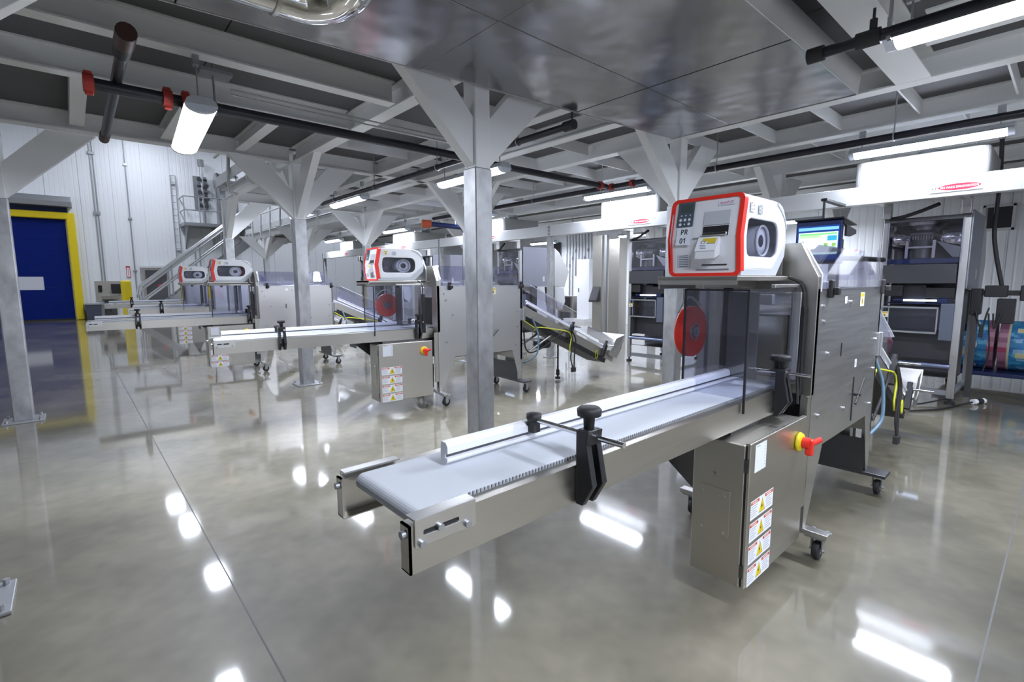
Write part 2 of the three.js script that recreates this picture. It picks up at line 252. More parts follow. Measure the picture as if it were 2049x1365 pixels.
{
  const make = (dirs) => {                              // dirs: which of the four knee braces are there
    const o = new THREE.Group(); const c = 0.076;
    mesh('shaft', rb(-c, c, 0, FL, -c, c, 0.012), M.paint, o);
    mesh('cladding', rb(-c - 0.008, c + 0.008, 0.012, 2.4, -c - 0.008, c + 0.008, 0.012), M.clad, o);
    mesh('base_plate', [rb(-0.17, 0.17, 0, 0.018, -0.17, 0.17, 0.004), ...[[-1, -1], [1, -1], [-1, 1], [1, 1]].map(([a, b]) => cyl([a * 0.135, 0.018, b * 0.135], [a * 0.135, 0.045, b * 0.135], 0.014, 6))], M.galv, o);
    for (const d of dirs) {
      const b = mesh('knee_brace', exXY([[c, 2.41], [c, 2.78], [0.44, FL], [0.86, FL]], -0.05, 0.05, [], 0.004), M.paint, o);
      b.rotation.y = d * Math.PI / 2;
      mesh('gusset_slot', [bx(c + 0.001, c + 0.004, 2.5, 2.7, -0.012, 0.012)], M.beamWhite, b);
    }
    return o;
  };
  const cols = [
    [2.54, -3.27, [0, 2, 1], 'steel column in the middle, just behind the nearest conveyor, in dull sheet-metal cladding', 'column'],
    [-0.49, -7.6, [0, 2, 1], 'steel column standing beside the blue door with its anchored foot in plain view', 'column'],
    [2.54, -7.47, [0, 2, 1, 3], 'clad steel column before the third machine, its base plate clear on open floor', 'column'],
    [-0.49, -3.27, [0, 2, 1], 'steel column left of the picture, only its brace showing in the top left corner', 'column'],
    [5.58, -3.27, [0, 2, 1], 'steel column directly behind the label printer marked PR 01', 'column'],
    [5.58, -7.47, [0, 2, 1, 3], 'clad steel column almost hidden behind the middle column', 'column'],
    [2.54, -11.67, [0, 3], 'clad steel column between the stair and the third label printer', 'column'],
    [5.58, -11.67, [0, 2, 1, 3], 'clad steel column behind the second label printer with splayed white braces', 'column'],
    [5.58, -15.87, [0, 2, 1, 3], 'clad steel column far back behind the third machine', 'column'],
    [5.58, -20.07, [0, 2, 1, 3], 'most distant clad steel column with narrow white braces above the third machine hood', 'column'],
    [8.63, -3.27, [0, 2], 'clad steel column behind the first tall bagger', 'column'],
    [11.68, -3.27, [0, 2], 'clad steel column far right behind the nearest bagger', 'column'],
    [11.68, -7.47, [0, 2], 'clad steel column beside the pair of steel elevator casings', 'column'],
    [8.63, -11.67, [0, 2], 'clad steel column behind the third bagger', 'column'],
  ];
  let first = {};
  for (const [x, z, d, label, cat] of cols) {
    const k = d.join(''); let o;
    if (!first[k]) { o = first[k] = make(d); scene.add(o); } else { o = first[k].clone(); scene.add(o); }
    o.name = numbered('mezzanine_column'); o.position.set(x, 0, z); tag(o, label, cat);
  }
}
{
  let n = 0;
  const beam = (geos, label, extra) => { const o = thing('steel_beam', label, 'beam'); const m = mesh('beam_web', geos, M.paint, o); if (extra) each('bolt', extra, M.greyP, o); return o; };
  const stubs = [];
  beam(ibeamX(-3.5, 2.46, -7.47), 'white edge beam of the mezzanine in front of the tall back wall');
  beam(ibeamX(2.62, 5.5, -7.47), 'white beam between the two columns over the second machine');
  beam(ibeamX(-3.5, 2.46, -3.27), 'white cross beam hidden above the steel pan, left of the middle column');
  beam(ibeamX(-3.5, 2.44, -4.45, FL, DK - FL, 0.13), 'white joist nearest the steel pan over the left aisle');
  beam(ibeamX(-3.5, 2.44, -5.5, FL, DK - FL, 0.13), 'white joist carrying the left tube lamp over the aisle');
  beam(ibeamX(2.62, 5.5, -3.27), 'white beam between the middle column and the column behind the printer');
  beam(ibeamX(-3.5, 5.5, -1.05, FL, DK - FL, 0.24), 'white beam running along the near edge of the steel pan');
  beam(ibeamX(2.62, 5.5, -11.67), 'white far edge beam between stair column and braced column');
  const zb = [
    [-0.49, -7.4, -3.35, 'white beam running back from the left column'], [2.54, -7.4, -3.35, 'white beam running from the middle column to the third machine column'], [2.54, -11.6, -7.55, 'white edge beam from the third machine column towards the stair'],
    [3.8, -11.6, -3.35, 'white joist beside the black sprinkler pipe past the middle column'], [4.57, -11.6, -3.35, 'white joist over the second label printer'],
    [5.58, -7.4, -3.35, 'white beam running back from the column behind the printer'], [5.58, -11.6, -7.55, 'white beam over the second bag closing machine hood'], [5.58, -22, -11.75, 'white far edge beam with looped handrail posts clipped to it'],
    [5.58, -3.2, 2, 'white beam with bright lamp reflections right of the steel pan'], [6.9, -20, 2, 'white joist just above the tube lamps over the packing machines'], [7.62, -20, 2, 'white joist above the feeder housings'], [8.63, -20, 2, 'white beam behind the feeder housings'],
    [10.1, -20, 2, 'white joist behind the row of packing machines'], [11.68, -20, 2, 'white beam nearest the ribbed right wall'], [13.1, -20, 2, 'white joist along the ribbed right wall'],
    [3.8, -0.85, 2, 'white joist beside the nearest tube lamp at the right end of the steel pan'], [4.7, -0.85, 2, 'white joist between the two nearest tube lamps'],
  ];
  for (const [x, a, b, l] of zb) beam(ibeamZ(a, b, x), l, [[0.1], [0.3]].flatMap(([t]) => [bolt([x + 0.005, FL + 0.06, a + t], 0), bolt([x + 0.005, FL + 0.14, a + t], 0)]));
  // short cross pieces between the long beams, one object each
  const stub = (g, label, group) => { const o = thing('cross_beam', label, 'beam', group); mesh('beam_web', g, M.paint, o); };
  for (const x of [-1.4, -0.6, 0.21, 1.02, 1.82]) stub(ibeamZ(-7.4, -5.56, x, FL + 0.05, DK - FL - 0.05, 0.12), 'short flanged white cross beam over the left aisle near the single hanging lamp', 'left aisle cross beams');
  for (let z = -18.5; z < 1.5; z += 0.72) stub([bx(5.66, 6.82, FL + 0.05, DK, z - 0.008, z + 0.008)], 'short white cross plate between the beam right of the steel pan and the lamp joist', 'cross plates right of the steel pan');
  for (let z = -18.2; z < 1.5; z += 1.44) { stub([bx(6.98, 7.55, FL + 0.05, DK, z - 0.008, z + 0.008)], 'short white cross plate just behind the joist of the feeder lamps', 'cross plates behind the feeder lamps'); stub([bx(7.7, 8.55, FL + 0.05, DK, z - 0.008, z + 0.008)], 'short white cross plate above the feeder housings', 'cross plates above the feeder housings'); }
  for (let z = -10.9; z < -3.6; z += 1.05) { stub([bx(3.88, 4.5, FL + 0.05, DK, z - 0.008, z + 0.008)], 'short white cross plate over the second closing machine, middle bay', 'cross plates in the middle bay'); stub([bx(4.65, 5.5, FL + 0.05, DK, z - 0.008, z + 0.008)], 'short white cross plate next to the column behind the printer, right bay', 'cross plates in the right bay'); stub([bx(2.62, 3.72, FL + 0.05, DK, z + 0.3 - 0.008, z + 0.3 + 0.008)], 'short white cross plate between the middle column and the long sprinkler pipe', 'cross plates beside the sprinkler pipe'); }
  // deck plates
  const deck = thing('mezzanine_deck', 'grey steel plate deck of the mezzanine seen from below above all the white beams', 'deck');
  const pl = (x0, x1, z0, z1) => mesh('deck_plate', [bx(x0 + 0.004, x1 - 0.004, DK, DK + 0.05, z0 + 0.004, z1 - 0.004)], M.deck, deck);
  const fill = (x0, x1, z0, z1) => { const nx = Math.round((x1 - x0) / 1.6), nz = Math.round((z1 - z0) / 2.1); for (let i = 0; i < nx; i++) for (let k = 0; k < nz; k++) pl(x0 + (x1 - x0) * i / nx, x0 + (x1 - x0) * (i + 1) / nx, z0 + (z1 - z0) * k / nz, z0 + (z1 - z0) * (k + 1) / nz); };
  fill(-3.5, 2.54, -7.54, 5); fill(2.54, 5.58, -11.74, 5); fill(5.58, X1 - 0.05, -22, 5);
}
// stainless pan hung under the deck
{
  const o = thing('drip_pan', 'wide dented stainless steel pan hanging under the mezzanine over the nearest conveyor', 'pan');
  const xs = [-3.4, -1.2, 0.55, 1.98, 3.5, 4.9];
  const far = x => -3.15 + 0.088 * (x - 2.54);
  for (let i = 0; i < 5; i++) for (const k of [0, 1]) { const a = xs[i] + 0.003, b = xs[i + 1] - 0.003, y = 2.99 + 0.003 * (i % 2); mesh('pan_sheet', [k ? exXZ([[a, -1.3], [b, -1.3], [b, -2.33], [a, -2.33]], y, y + 0.013, [], 0.002) : exXZ([[a, -2.336], [b, -2.336], [b, far(b)], [a, far(a)]], y, y + 0.013, [], 0.002)], M.soffit, o); }
  each('pan_hanger', [[0.5, -2.3], [3.55, -2.3], [4.57, -2.3], [-1.5, -2.3]].map(([x, z]) => cyl([x, 3.0, z], [x, DK + 0.01, z], 0.012, 8)), M.galv, o);
  mesh('rim', [exXZ([[-3.4, far(-3.4)], [4.9, far(4.9)], [4.9, far(4.9) - 0.006], [-3.4, far(-3.4) - 0.006]], 2.986, 3.165), bx(4.9, 4.906, 2.986, 3.165, -2.976, -1.29), bx(-3.4, 4.906, 2.986, 3.01, -1.296, -1.29)], M.steel, o);
  mesh('sloped_side', [exZY([[-1.29, 2.99], [-1.27, 3.17], [-1.276, 3.17], [-1.296, 2.99]], -3.4, 4.9)], M.steel, o);
}
// ---------------------------------------------------------------- pipes
{
  const p1 = thing('sprinkler_pipe', 'thick black sprinkler pipe with three red couplings crossing the left aisle', 'pipe');
  mesh('pipe', [cyl([0.2, 2.9, -4.71], [3.42, 2.9, -4.71], 0.042, 16)], M.pipe, p1);
  for (const x of [0.22, 0.68, 0.8]) mesh('coupling', [cyl([x - 0.03, 2.9, -4.71], [x + 0.03, 2.9, -4.71], 0.062, 16), rb(x - 0.025, x + 0.025, 2.82, 2.98, -4.73, -4.69, 0.008)], M.coupling, p1);
  mesh('hanger', [cyl([1.0, 2.95, -4.71], [1.0, 3.3, -4.71], 0.008), bx(0.9, 1.12, 3.14, 3.165, -4.78, -4.6), new THREE.TorusGeometry(0.05, 0.008, 6, 16).rotateY(Math.PI / 2).translate(1.0, 2.9, -4.71)], M.greyP, p1);
  mesh('cable_rail', [cyl([1.1, 3.04, -4.62], [3.3, 3.04, -4.62], 0.007, 6), cyl([1.1, 3.0, -4.62], [3.3, 3.0, -4.62], 0.007, 6)], M.galv, p1);
  const p2 = thing('sprinkler_pipe', 'long black sprinkler pipe running past the middle column with tube lamps under it', 'pipe');
  mesh('pipe', [cyl([3.56, 2.92, -9.2], [3.56, 2.92, -3.2], 0.032, 14)], M.pipe, p2);
  mesh('end_cap', [cyl([3.56, 2.92, -3.26], [3.56, 2.92, -3.14], 0.045, 14), cyl([3.56, 2.96, -3.17], [3.56, 3.12, -3.17], 0.007, 6)], M.rubber, p2);
  for (const z of [-8.6, -7.1, -5.4, -3.9]) mesh('hanger', [cyl([3.56, 2.95, z], [3.56, 3.4, z], 0.007, 6), new THREE.TorusGeometry(0.038, 0.007, 6, 14).translate(3.56, 2.92, z)], M.galv, p2);
  const p3 = thing('sprinkler_pipe', 'black cross pipe behind the middle column joining two long sprinkler pipes', 'pipe');
  mesh('pipe', [cyl([3.56, 2.9, -4.76], [6.12, 2.9, -4.76], 0.04, 14)], M.pipe, p3);
  mesh('coupling', [cyl([5.95, 2.9, -4.76], [6.0, 2.9, -4.76], 0.06, 14)], M.coupling, p3);
  const p4 = thing('sprinkler_pipe', 'black sprinkler pipe above the tube lamps over the packing machines', 'pipe');
  mesh('pipe', [cyl([6.2, 2.9, -9.6], [6.2, 2.9, 2], 0.036, 14)], M.pipe, p4);
  for (const z of [-8.5, -6.4, -4.9, -3.1, -1.3]) mesh('hanger', [cyl([6.2, 2.93, z], [6.2, 3.4, z], 0.007, 6), new THREE.TorusGeometry(0.042, 0.007, 6, 14).translate(6.2, 2.9, z)], M.galv, p4);
  for (const z of [-4.72, -4.35]) mesh('coupling', [cyl([6.2, 2.9, z - 0.025], [6.2, 2.9, z + 0.025], 0.052, 14)], M.coupling, p4);
  const p5 = thing('sprinkler_pipe', 'black sprinkler pipe end beside the right edge of the steel pan', 'pipe');
  mesh('pipe', [cyl([3.62, 2.9, -1.2], [3.62, 2.9, 2], 0.032, 14)], M.pipe, p5);
  each('end_cap', [cyl([3.62, 2.9, -1.24], [3.62, 2.9, -1.15], 0.045, 14), cyl([3.62, 2.9, -0.98], [3.62, 2.9, -0.86], 0.046, 14)], M.rubber, p5);
  mesh('sprinkler_head', [cyl([3.62, 2.93, -0.9], [3.62, 3.0, -0.9], 0.02, 8), cyl([3.62, 3.0, -0.9], [3.62, 3.06, -0.9], 0.008, 6)], M.rubber, p5);
  mesh('hanger', [cyl([3.62, 2.86, -0.82], [3.62, 3.45, -0.82], 0.01, 6), bx(3.6, 3.64, 2.86, 2.98, -0.83, -0.81)], M.galv, p5);
  const p6 = thing('drop_pipe', 'dark brown sprinkler pipe slanting in view under the left ceiling with a threaded end', 'pipe');
  mesh('pipe', [cyl([0.38, 2.98, -3.9], [0.38, 2.92, -6.35], 0.035, 14)], M.pipe, p6);
  mesh('coupling', [cyl([0.38, 2.985, -3.86], [0.38, 2.98, -4.06], 0.055, 14)], S({ color: lin(0.06, 0.025, 0.02), roughness: 0.5 }), p6);
  mesh('coupling', [cyl([0.38, 2.98, -4.08], [0.38, 2.975, -4.2], 0.05, 14)], M.rubber, p6);
  mesh('end_cap', [cyl([0.38, 2.925, -6.28], [0.38, 2.92, -6.48], 0.042, 14)], S({ color: lin(0.08, 0.05, 0.04), roughness: 0.6 }), p6);
  const p7 = thing('red_header_pipe', 'blue-black pipe with a bright red fitting above the second label printer', 'pipe');
  mesh('pipe', [cyl([6.0, 2.75, -9.4], [7.0, 2.68, -9.0], 0.055, 14)], M.navy, p7);
  mesh('hanger', [cyl([6.5, 2.7, -9.2], [6.5, DK + 0.01, -9.2], 0.012, 8)], M.galv, p7);
  mesh('fitting', [cyl([5.82, 2.76, -9.47], [6.0, 2.75, -9.4], 0.085, 14)], S({ color: lin(0.5, 0.09, 0.03), roughness: 0.5 }), p7);
  const duct = thing('round_duct', 'shiny round stainless duct with an elbow hanging below the steel pan', 'duct');
  mesh('duct_run', [cyl([-2.6, 2.872, -2.6], [0.84, 2.872, -2.6], 0.108, 28)], M.bright, duct);
  mesh('elbow', [new THREE.TubeGeometry(new THREE.CatmullRomCurve3([V(0.84, 2.872, -2.6), V(0.98, 2.875, -2.59), V(1.08, 2.885, -2.5), V(1.11, 2.9, -2.38), V(1.11, 2.94, -2.3), V(1.11, 2.99, -2.28)]), 26, 0.112, 28)], M.chrome, duct);
  mesh('seam_band', [cyl([0.825, 2.872, -2.6], [0.845, 2.872, -2.6], 0.117, 28)], M.steel, duct);
}
// ---------------------------------------------------------------- lamps
const capMat = S({ color: lin(0.75, 0.8, 0.9), roughness: 0.2 });
function area(x, y, z, w, l, power, color = LIGHT) { const a = new THREE.RectAreaLight(color, power, w, l); a.position.set(x, y, z); a.rotation.x = -Math.PI / 2; a.castShadow = true; scene.add(a); return a; }
{
  const names = ['short tube lamp hanging by itself under the left ceiling', 'tube lamp passing behind the top of the middle column', 'tube lamp under the sprinkler pipe left of the middle column', 'small tube lamp far back between the stair column and the second printer', 'tube lamp above the second feeder housing, behind the printer column', 'tube lamp right above the nearest feeder housing', 'largest tube lamp at the top right corner',
    'tube lamp over the third feeder housing', 'tube lamp above the fourth feeder housing', 'most distant tube lamp behind the braces of the far column', 'tube lamp behind the beam joint of the second bagger', 'tube lamp behind the third feeder housing', 'tube lamp behind the fourth feeder housing', 'tube lamp near the elevator casings', 'tube lamp near the right wall conduits', 'tube lamp near the white wall cabinet', 'tube lamp above the open aisle behind the viewer', 'tube lamp behind the viewer in line with the largest one', 'tube lamp behind the viewer in line with the feeder lamp', 'rear tube lamp behind the viewer'];
  LAMPS.forEach((L, i) => {
    const [x, y, z] = L.p, l = L.len, w = L.w || 0.17, o = thing('tube_lamp', names[i], 'lamp', null, [x, y, z], L.turn || 0);
    mesh('housing', exXY([[-w / 2, 0.0], [-w / 2 + 0.015, 0.035], [-w / 4, 0.06], [w / 4, 0.06], [w / 2 - 0.015, 0.035], [w / 2, 0]], -l / 2, l / 2, [], 0.004), M.paleGrey, o);
    const s = []; for (let k = 0; k <= 14; k++) { const t = Math.PI * (1 + k / 14); s.push([w / 2 * 0.97 * Math.cos(t) , 0.055 * Math.sin(t)]); }
    mesh('lens', exXY(s, -l / 2 + 0.05, l / 2 - 0.05), M.lens, o);
    each('end_cap', [exXY(s, -l / 2, -l / 2 + 0.05), exXY(s, l / 2 - 0.05, l / 2)], capMat, o);
    for (const e of L.h || [-0.42 * l, 0.42 * l]) mesh('hanger', [cyl([0, 0.055, e], [0, FL - y + 0.004, e], 0.006, 6), bx(-0.02, 0.02, FL - y - 0.07, FL - y + 0.002, e - 0.03, e + 0.03)], M.galv, o);
    const a = area(x, y - 0.062, z, w * 0.9, l - 0.12, LAMP_POWER * (L.k || (i === 0 ? 0.8 : 1))); a.rotation.z = L.turn || 0;
  });
  BAYS.forEach(([x, z], i) => {
    const o = thing('high_bay_lamp', 'high bay lamp in the tall open room, seen only mirrored in the floor', 'lamp', 'high bay lamps', [x, 8.2, z]);
    mesh('housing', rb(-0.3, 0.3, 0, 0.1, -0.6, 0.6, 0.01), M.beamWhite, o); mesh('lens', rb(-0.27, 0.27, -0.03, 0.0, -0.57, 0.57, 0.008), M.bayGlow, o);
    mesh('hanger', [cyl([0, 0.1, -0.4], [0, YC - 8.2, -0.4], 0.01, 6), cyl([0, 0.1, 0.4], [0, YC - 8.2, 0.4], 0.01, 6)], M.galv, o);
    area(x, 8.165, z, 0.5, 1.1, BAY_POWER * (z < -24.5 ? 0.55 : 1));
  });
}

// ---------------------------------------------------------------- one packing line, written where the nearest one stands
const LINES = [[[2.85, -1.157], 0], [[3.291, -5.316], -5], [[2.36, -9.4], -3], [[2.5, -13.5], -3], [[2.55, -17.5], -3]].map(([o, d]) => [o, d * Math.PI / 180]);
const ZN = -0.86, ZF = -1.454;                          // near and far side sheet of the closing machine
function caster(x, z, face) {                           // geometries of one caster: [plate, fork, wheel, hub]
  const w = 0.017;
  return { plate: [rb(x - 0.06, x + 0.06, 0.132, 0.142, z - 0.05, z + 0.05, 0.003), ...[[-1, -1], [1, -1], [-1, 1], [1, 1]].map(([a, b]) => cyl([x + a * 0.042, 0.142, z + b * 0.034], [x + a * 0.042, 0.152, z + b * 0.034], 0.008, 6))],
    fork: [cyl([x, 0.118, z], [x, 0.132, z], 0.03, 14), bx(x - 0.02, x + 0.02, 0.05, 0.12, z - w - 0.012, z - w - 0.006), bx(x - 0.02, x + 0.02, 0.05, 0.12, z + w + 0.006, z + w + 0.012), cyl([x, 0.05, z - 0.036], [x, 0.05, z + 0.036], 0.008, 8)],
    wheel: [new THREE.LatheGeometry([[0.016, -w], [0.044, -w], [0.05, -w * 0.6], [0.05, w * 0.6], [0.044, w], [0.016, w]].map(p => new THREE.Vector2(...p)), 24).rotateX(Math.PI / 2).translate(x, 0.05, z)],
    hub: [cyl([x, 0.05, z - 0.019], [x, 0.05, z + 0.019], 0.018, 14)] };
}
function addCaster(o, x, z) { const c = caster(x, z), m = mesh('caster', c.plate, M.galv, o); mesh('fork', c.fork, M.galv, m); mesh('wheel', c.wheel, M.rubber, m); mesh('hub', c.hub, M.galv, m); }
function makeBody(label) {
  const o = thing('bag_closing_machine', label, 'machine', 'bag closing machines');
  const side = [[2.85, 0.15], [2.885, 0.15], [3.085, 0.585], [3.965, 0.585], [4.09, 0.15], [4.13, 0.15], [4.13, 1.455], [2.85, 1.455]];
  mesh('side_panel', [exXY(side, ZN - 0.006, ZN, [], 0.0015), bx(2.85, 2.856, 0.15, 1.45, ZN - 0.05, ZN), bx(4.124, 4.13, 0.15, 1.45, ZN - 0.05, ZN)], M.steel, o);
  mesh('side_panel', [exXY(side, ZF, ZF + 0.006, [], 0.0015)], M.steel, o);
  // front frame: a sheet with chamfered shoulders and the tunnel the bags leave by
  const fr = [[ZF, 0.9], [ZN, 0.9], [ZN, 1.515], [ZN - 0.09, 1.69], [ZF + 0.09, 1.69], [ZF, 1.515]];
  mesh('front_frame', [exZY(fr, 2.845, 2.885, [rect(-1.36, -0.98, 0.97, 1.44).map(p => p)], 0.003), exZY([[ZF, 0.15], [ZF + 0.05, 0.15], [ZF + 0.11, 0.9], [ZF, 0.9]], 2.85, 2.885), bx(2.8, 2.85, 0.3, 0.9, ZN - 0.01, ZN + 0.0)], M.steelWarm, o);
  mesh('back_shield', [exZY([[-1.02, 1.5], [ZF + 0.12, 1.5], [ZF + 0.12, 1.78], [-1.1, 1.78], [-1.02, 1.66]], 2.79, 2.8), bx(2.79, 2.85, 1.5, 1.51, -1.3, -1.02)], M.steel, o);
  mesh('rear_frame', [exZY([[ZF, 0.45], [ZN, 0.45], [ZN, 1.45], [ZF, 1.45]], 4.1, 4.124, [rect(-1.36, -0.96, 1.0, 1.4)])], M.steelWarm, o);
  mesh('shelf_plate', [bx(2.9, 4.1, 0.575, 0.585, ZF + 0.01, ZN - 0.01), bx(2.9, 4.1, 1.30, 1.312, ZF + 0.01, ZN - 0.07)], M.steelDark, o);
  mesh('cross_bar', [rb(2.845, 2.905, 0.142, 0.17, -1.58, -0.74, 0.004)], M.steel, o);
  mesh('cross_bar', [rb(4.05, 4.2, 0.142, 0.165, -1.58, -0.74, 0.004), bx(4.05, 4.056, 0.165, 0.4, ZF, ZN - 0.01)], M.steelDark, o);
  for (const [x, z] of [[2.91, -0.8], [4.15, -0.8], [2.91, -1.515], [4.15, -1.515]]) addCaster(o, x, z);
  // clear hood
  const hy = 1.44, A = [[ZN + 0.004, hy], [ZN + 0.004, 1.53], [ZN - 0.095, 1.695], [ZF + 0.095, 1.695], [ZF - 0.004, 1.53], [ZF - 0.004, hy]];
  const wallOf = (pts, t) => { const q = []; const cz = (ZN + ZF) / 2; for (const [z, y] of pts) q.push([z + (z > cz ? -t : t), y - (y > hy + 0.001 ? t : 0)]); return pts.concat(q.reverse()); };
  mesh('hood', [exZY(wallOf(A, 0.006), 2.9, 3.93), exXY([[3.93, hy], [4.135, hy], [4.135, 1.5], [3.95, 1.695], [3.93, 1.695]], ZN - 0.1, ZN - 0.094), exXY([[3.93, hy], [4.135, hy], [4.135, 1.5], [3.95, 1.69], [3.93, 1.69]], ZN - 0.002, ZN + 0.004).scale(1, 1, 1), exZY([[ZN - 0.09, 1.69], [ZF + 0.09, 1.69], [ZF, 1.5], [ZN, 1.5]], 4.0, 4.006)], M.acrylic, o);
  mesh('hood_edge', [bx(2.885, 2.9, hy, 1.53, ZN - 0.01, ZN + 0.002), exZY([[ZN, 1.53], [ZN - 0.095, 1.7], [ZN - 0.115, 1.69], [ZN - 0.02, 1.53]], 2.885, 2.91)], M.beamWhite, o);
  each('sealing_bar', [rb(2.98, 4.0, 1.36, 1.42, -1.2, -1.13, 0.006), rb(3.05, 3.3, 1.42, 1.5, -1.24, -1.08, 0.01), rb(3.6, 3.85, 1.42, 1.49, -1.24, -1.08, 0.01)], M.greyP, o);
  for (const x of [3.02, 4.1]) mesh('latch', [rb(x - 0.022, x + 0.022, 1.405, 1.5, ZN, ZN + 0.022, 0.008), rb(x - 0.012, x + 0.03, 1.42, 1.46, ZN + 0.02, ZN + 0.05, 0.008)], M.rubber, o);
  mesh('caution_sticker', [plate('+z', 0.085, 0.085, [3.66, 1.38, ZN + 0.0012])], cautionMat, o, null, true);
  mesh('tag', [plate('+z', 0.04, 0.04, [3.33, 1.385, ZN + 0.0012])], M.paper, o, null, true);
  mesh('letter_tag', [plate('+z', 0.04, 0.05, [3.62, 0.985, ZN + 0.0012])], tagAMat, o, null, true);
  mesh('adjusting_lever', [bx(3.6, 3.612, 0.62, 0.9, ZN, ZN + 0.004), cyl([3.62, 0.79, ZN], [3.62, 0.79, ZN + 0.04], 0.012, 8), cyl([3.56, 0.74, ZN + 0.03], [3.72, 0.88, ZN + 0.03], 0.007, 8)], M.rubber, o);
  mesh('slot', [exXY(rrect(3.3, 3.314, 1.06, 1.14, 0.006), ZN, ZN + 0.002)], M.black, o);
  each('bolt', [[2.97, 0.77], [2.97, 1.28], [3.06, 1.1], [3.42, 1.37], [3.43, 0.73], [4.05, 1.1], [4.05, 0.9], [2.94, 1.36], [4.02, 0.66]].map(([x, y]) => cyl([x, y, ZN], [x, y, ZN + 0.01], 0.011, 10)), M.galv, o);
  mesh('hinge', [rb(4.1, 4.18, 0.98, 1.14, ZN - 0.02, ZN + 0.012, 0.004), cyl([4.14, 0.98, ZN + 0.014], [4.14, 1.14, ZN + 0.014], 0.012, 8)], M.galv, o);
  return rebase(o);
}
function makeGuard(label, reel = true) {                              // clear box and shelf in front of the closing machine
  const o = thing('printer_stand', label, 'stand', 'printer stands');
  mesh('shelf', [rb(2.2, 2.84, 1.497, 1.52, -1.38, -0.985, 0.004), bx(2.2, 2.206, 1.48, 1.52, -1.38, -0.985), bx(2.2, 2.84, 1.46, 1.497, -1.375, -1.368), rb(2.24, 2.84, 1.462, 1.497, -1.2, -1.16, 0.003)], M.steelWarm, o);
  mesh('guard_panel', [bx(2.23, 2.236, 0.965, 1.46, -1.25, -0.94)], M.smoke, o);
  mesh('guard_panel', [bx(2.236, 2.84, 0.965, 1.46, -0.946, -0.94)], M.smoke, o);
  mesh('guard_panel', [bx(2.236, 2.84, 0.965, 1.46, -1.25, -1.244)], M.smoke, o);
  const e = 0.0045;
  mesh('guard_edge', [bx(2.228, 2.237, 0.965, 1.46, -1.245 - e, -1.245 + e), bx(2.228, 2.237, 0.9, 1.46, -0.943 - e, -0.943 + e), bx(2.228, 2.237, 1.452, 1.46, -1.25, -0.94)], M.black, o);
  mesh('post', [rb(2.7, 2.75, 0.9, 1.5, -1.42, -1.38, 0.004)], M.steel, o);
  mesh('guide_plate', [rb(2.6, 2.61, 0.99, 1.44, -1.205, -1.045, 0.003)], M.steelDark, o); mesh('dark_strip', [rb(2.62, 2.66, 1.04, 1.46, -1.243, -1.207, 0.003)], M.black, o); mesh('edge_strip', [rb(2.8, 2.842, 0.9, 1.36, -0.918, -0.9, 0.003)], M.black, o);
  mesh('hinge_bar', [rb(2.5, 2.84, 1.463, 1.48, -0.955, -0.935, 0.003), rb(2.8, 2.842, 0.98, 1.44, -0.95, -0.92, 0.004)], M.steel, o);
  mesh('power_cable', [tube([[2.72, 1.53, -1.05], [2.8, 1.51, -0.98], [2.825, 1.45, -0.92], [2.81, 1.2, -0.91], [2.8, 1.0, -0.915], [2.78, 0.86, -0.9]], 0.007, 40, 6)], M.rubber, o);
  if (reel) { const r = mesh('tape_reel', [new THREE.LatheGeometry([[0.03, -0.022], [0.138, -0.022], [0.14, -0.016], [0.14, 0.016], [0.138, 0.022], [0.03, 0.022]].map(p => new THREE.Vector2(...p)), 40).rotateX(Math.PI / 2).translate(2.57, 1.22, -1.395)], M.red, o);
  mesh('reel_hub', [cyl([2.57, 1.22, -1.43], [2.57, 1.22, -1.36], 0.03, 16), new THREE.TorusGeometry(0.045, 0.005, 6, 20).translate(2.57, 1.22, -1.372), cyl([2.57, 1.22, -1.36], [2.57, 1.22, -1.35], 0.014, 8)], M.greyP, r);
  mesh('reel_cover', [tube([[2.44, 1.33, -1.4], [2.5, 1.39, -1.4], [2.57, 1.41, -1.4], [2.68, 1.36, -1.4]], 0.006, 20, 6)], M.beamWhite, o); mesh('reel_arm', [rb(2.56, 2.58, 1.23, 1.49, -1.44, -1.43, 0.003)], M.steel, o); }
  return rebase(o);
}
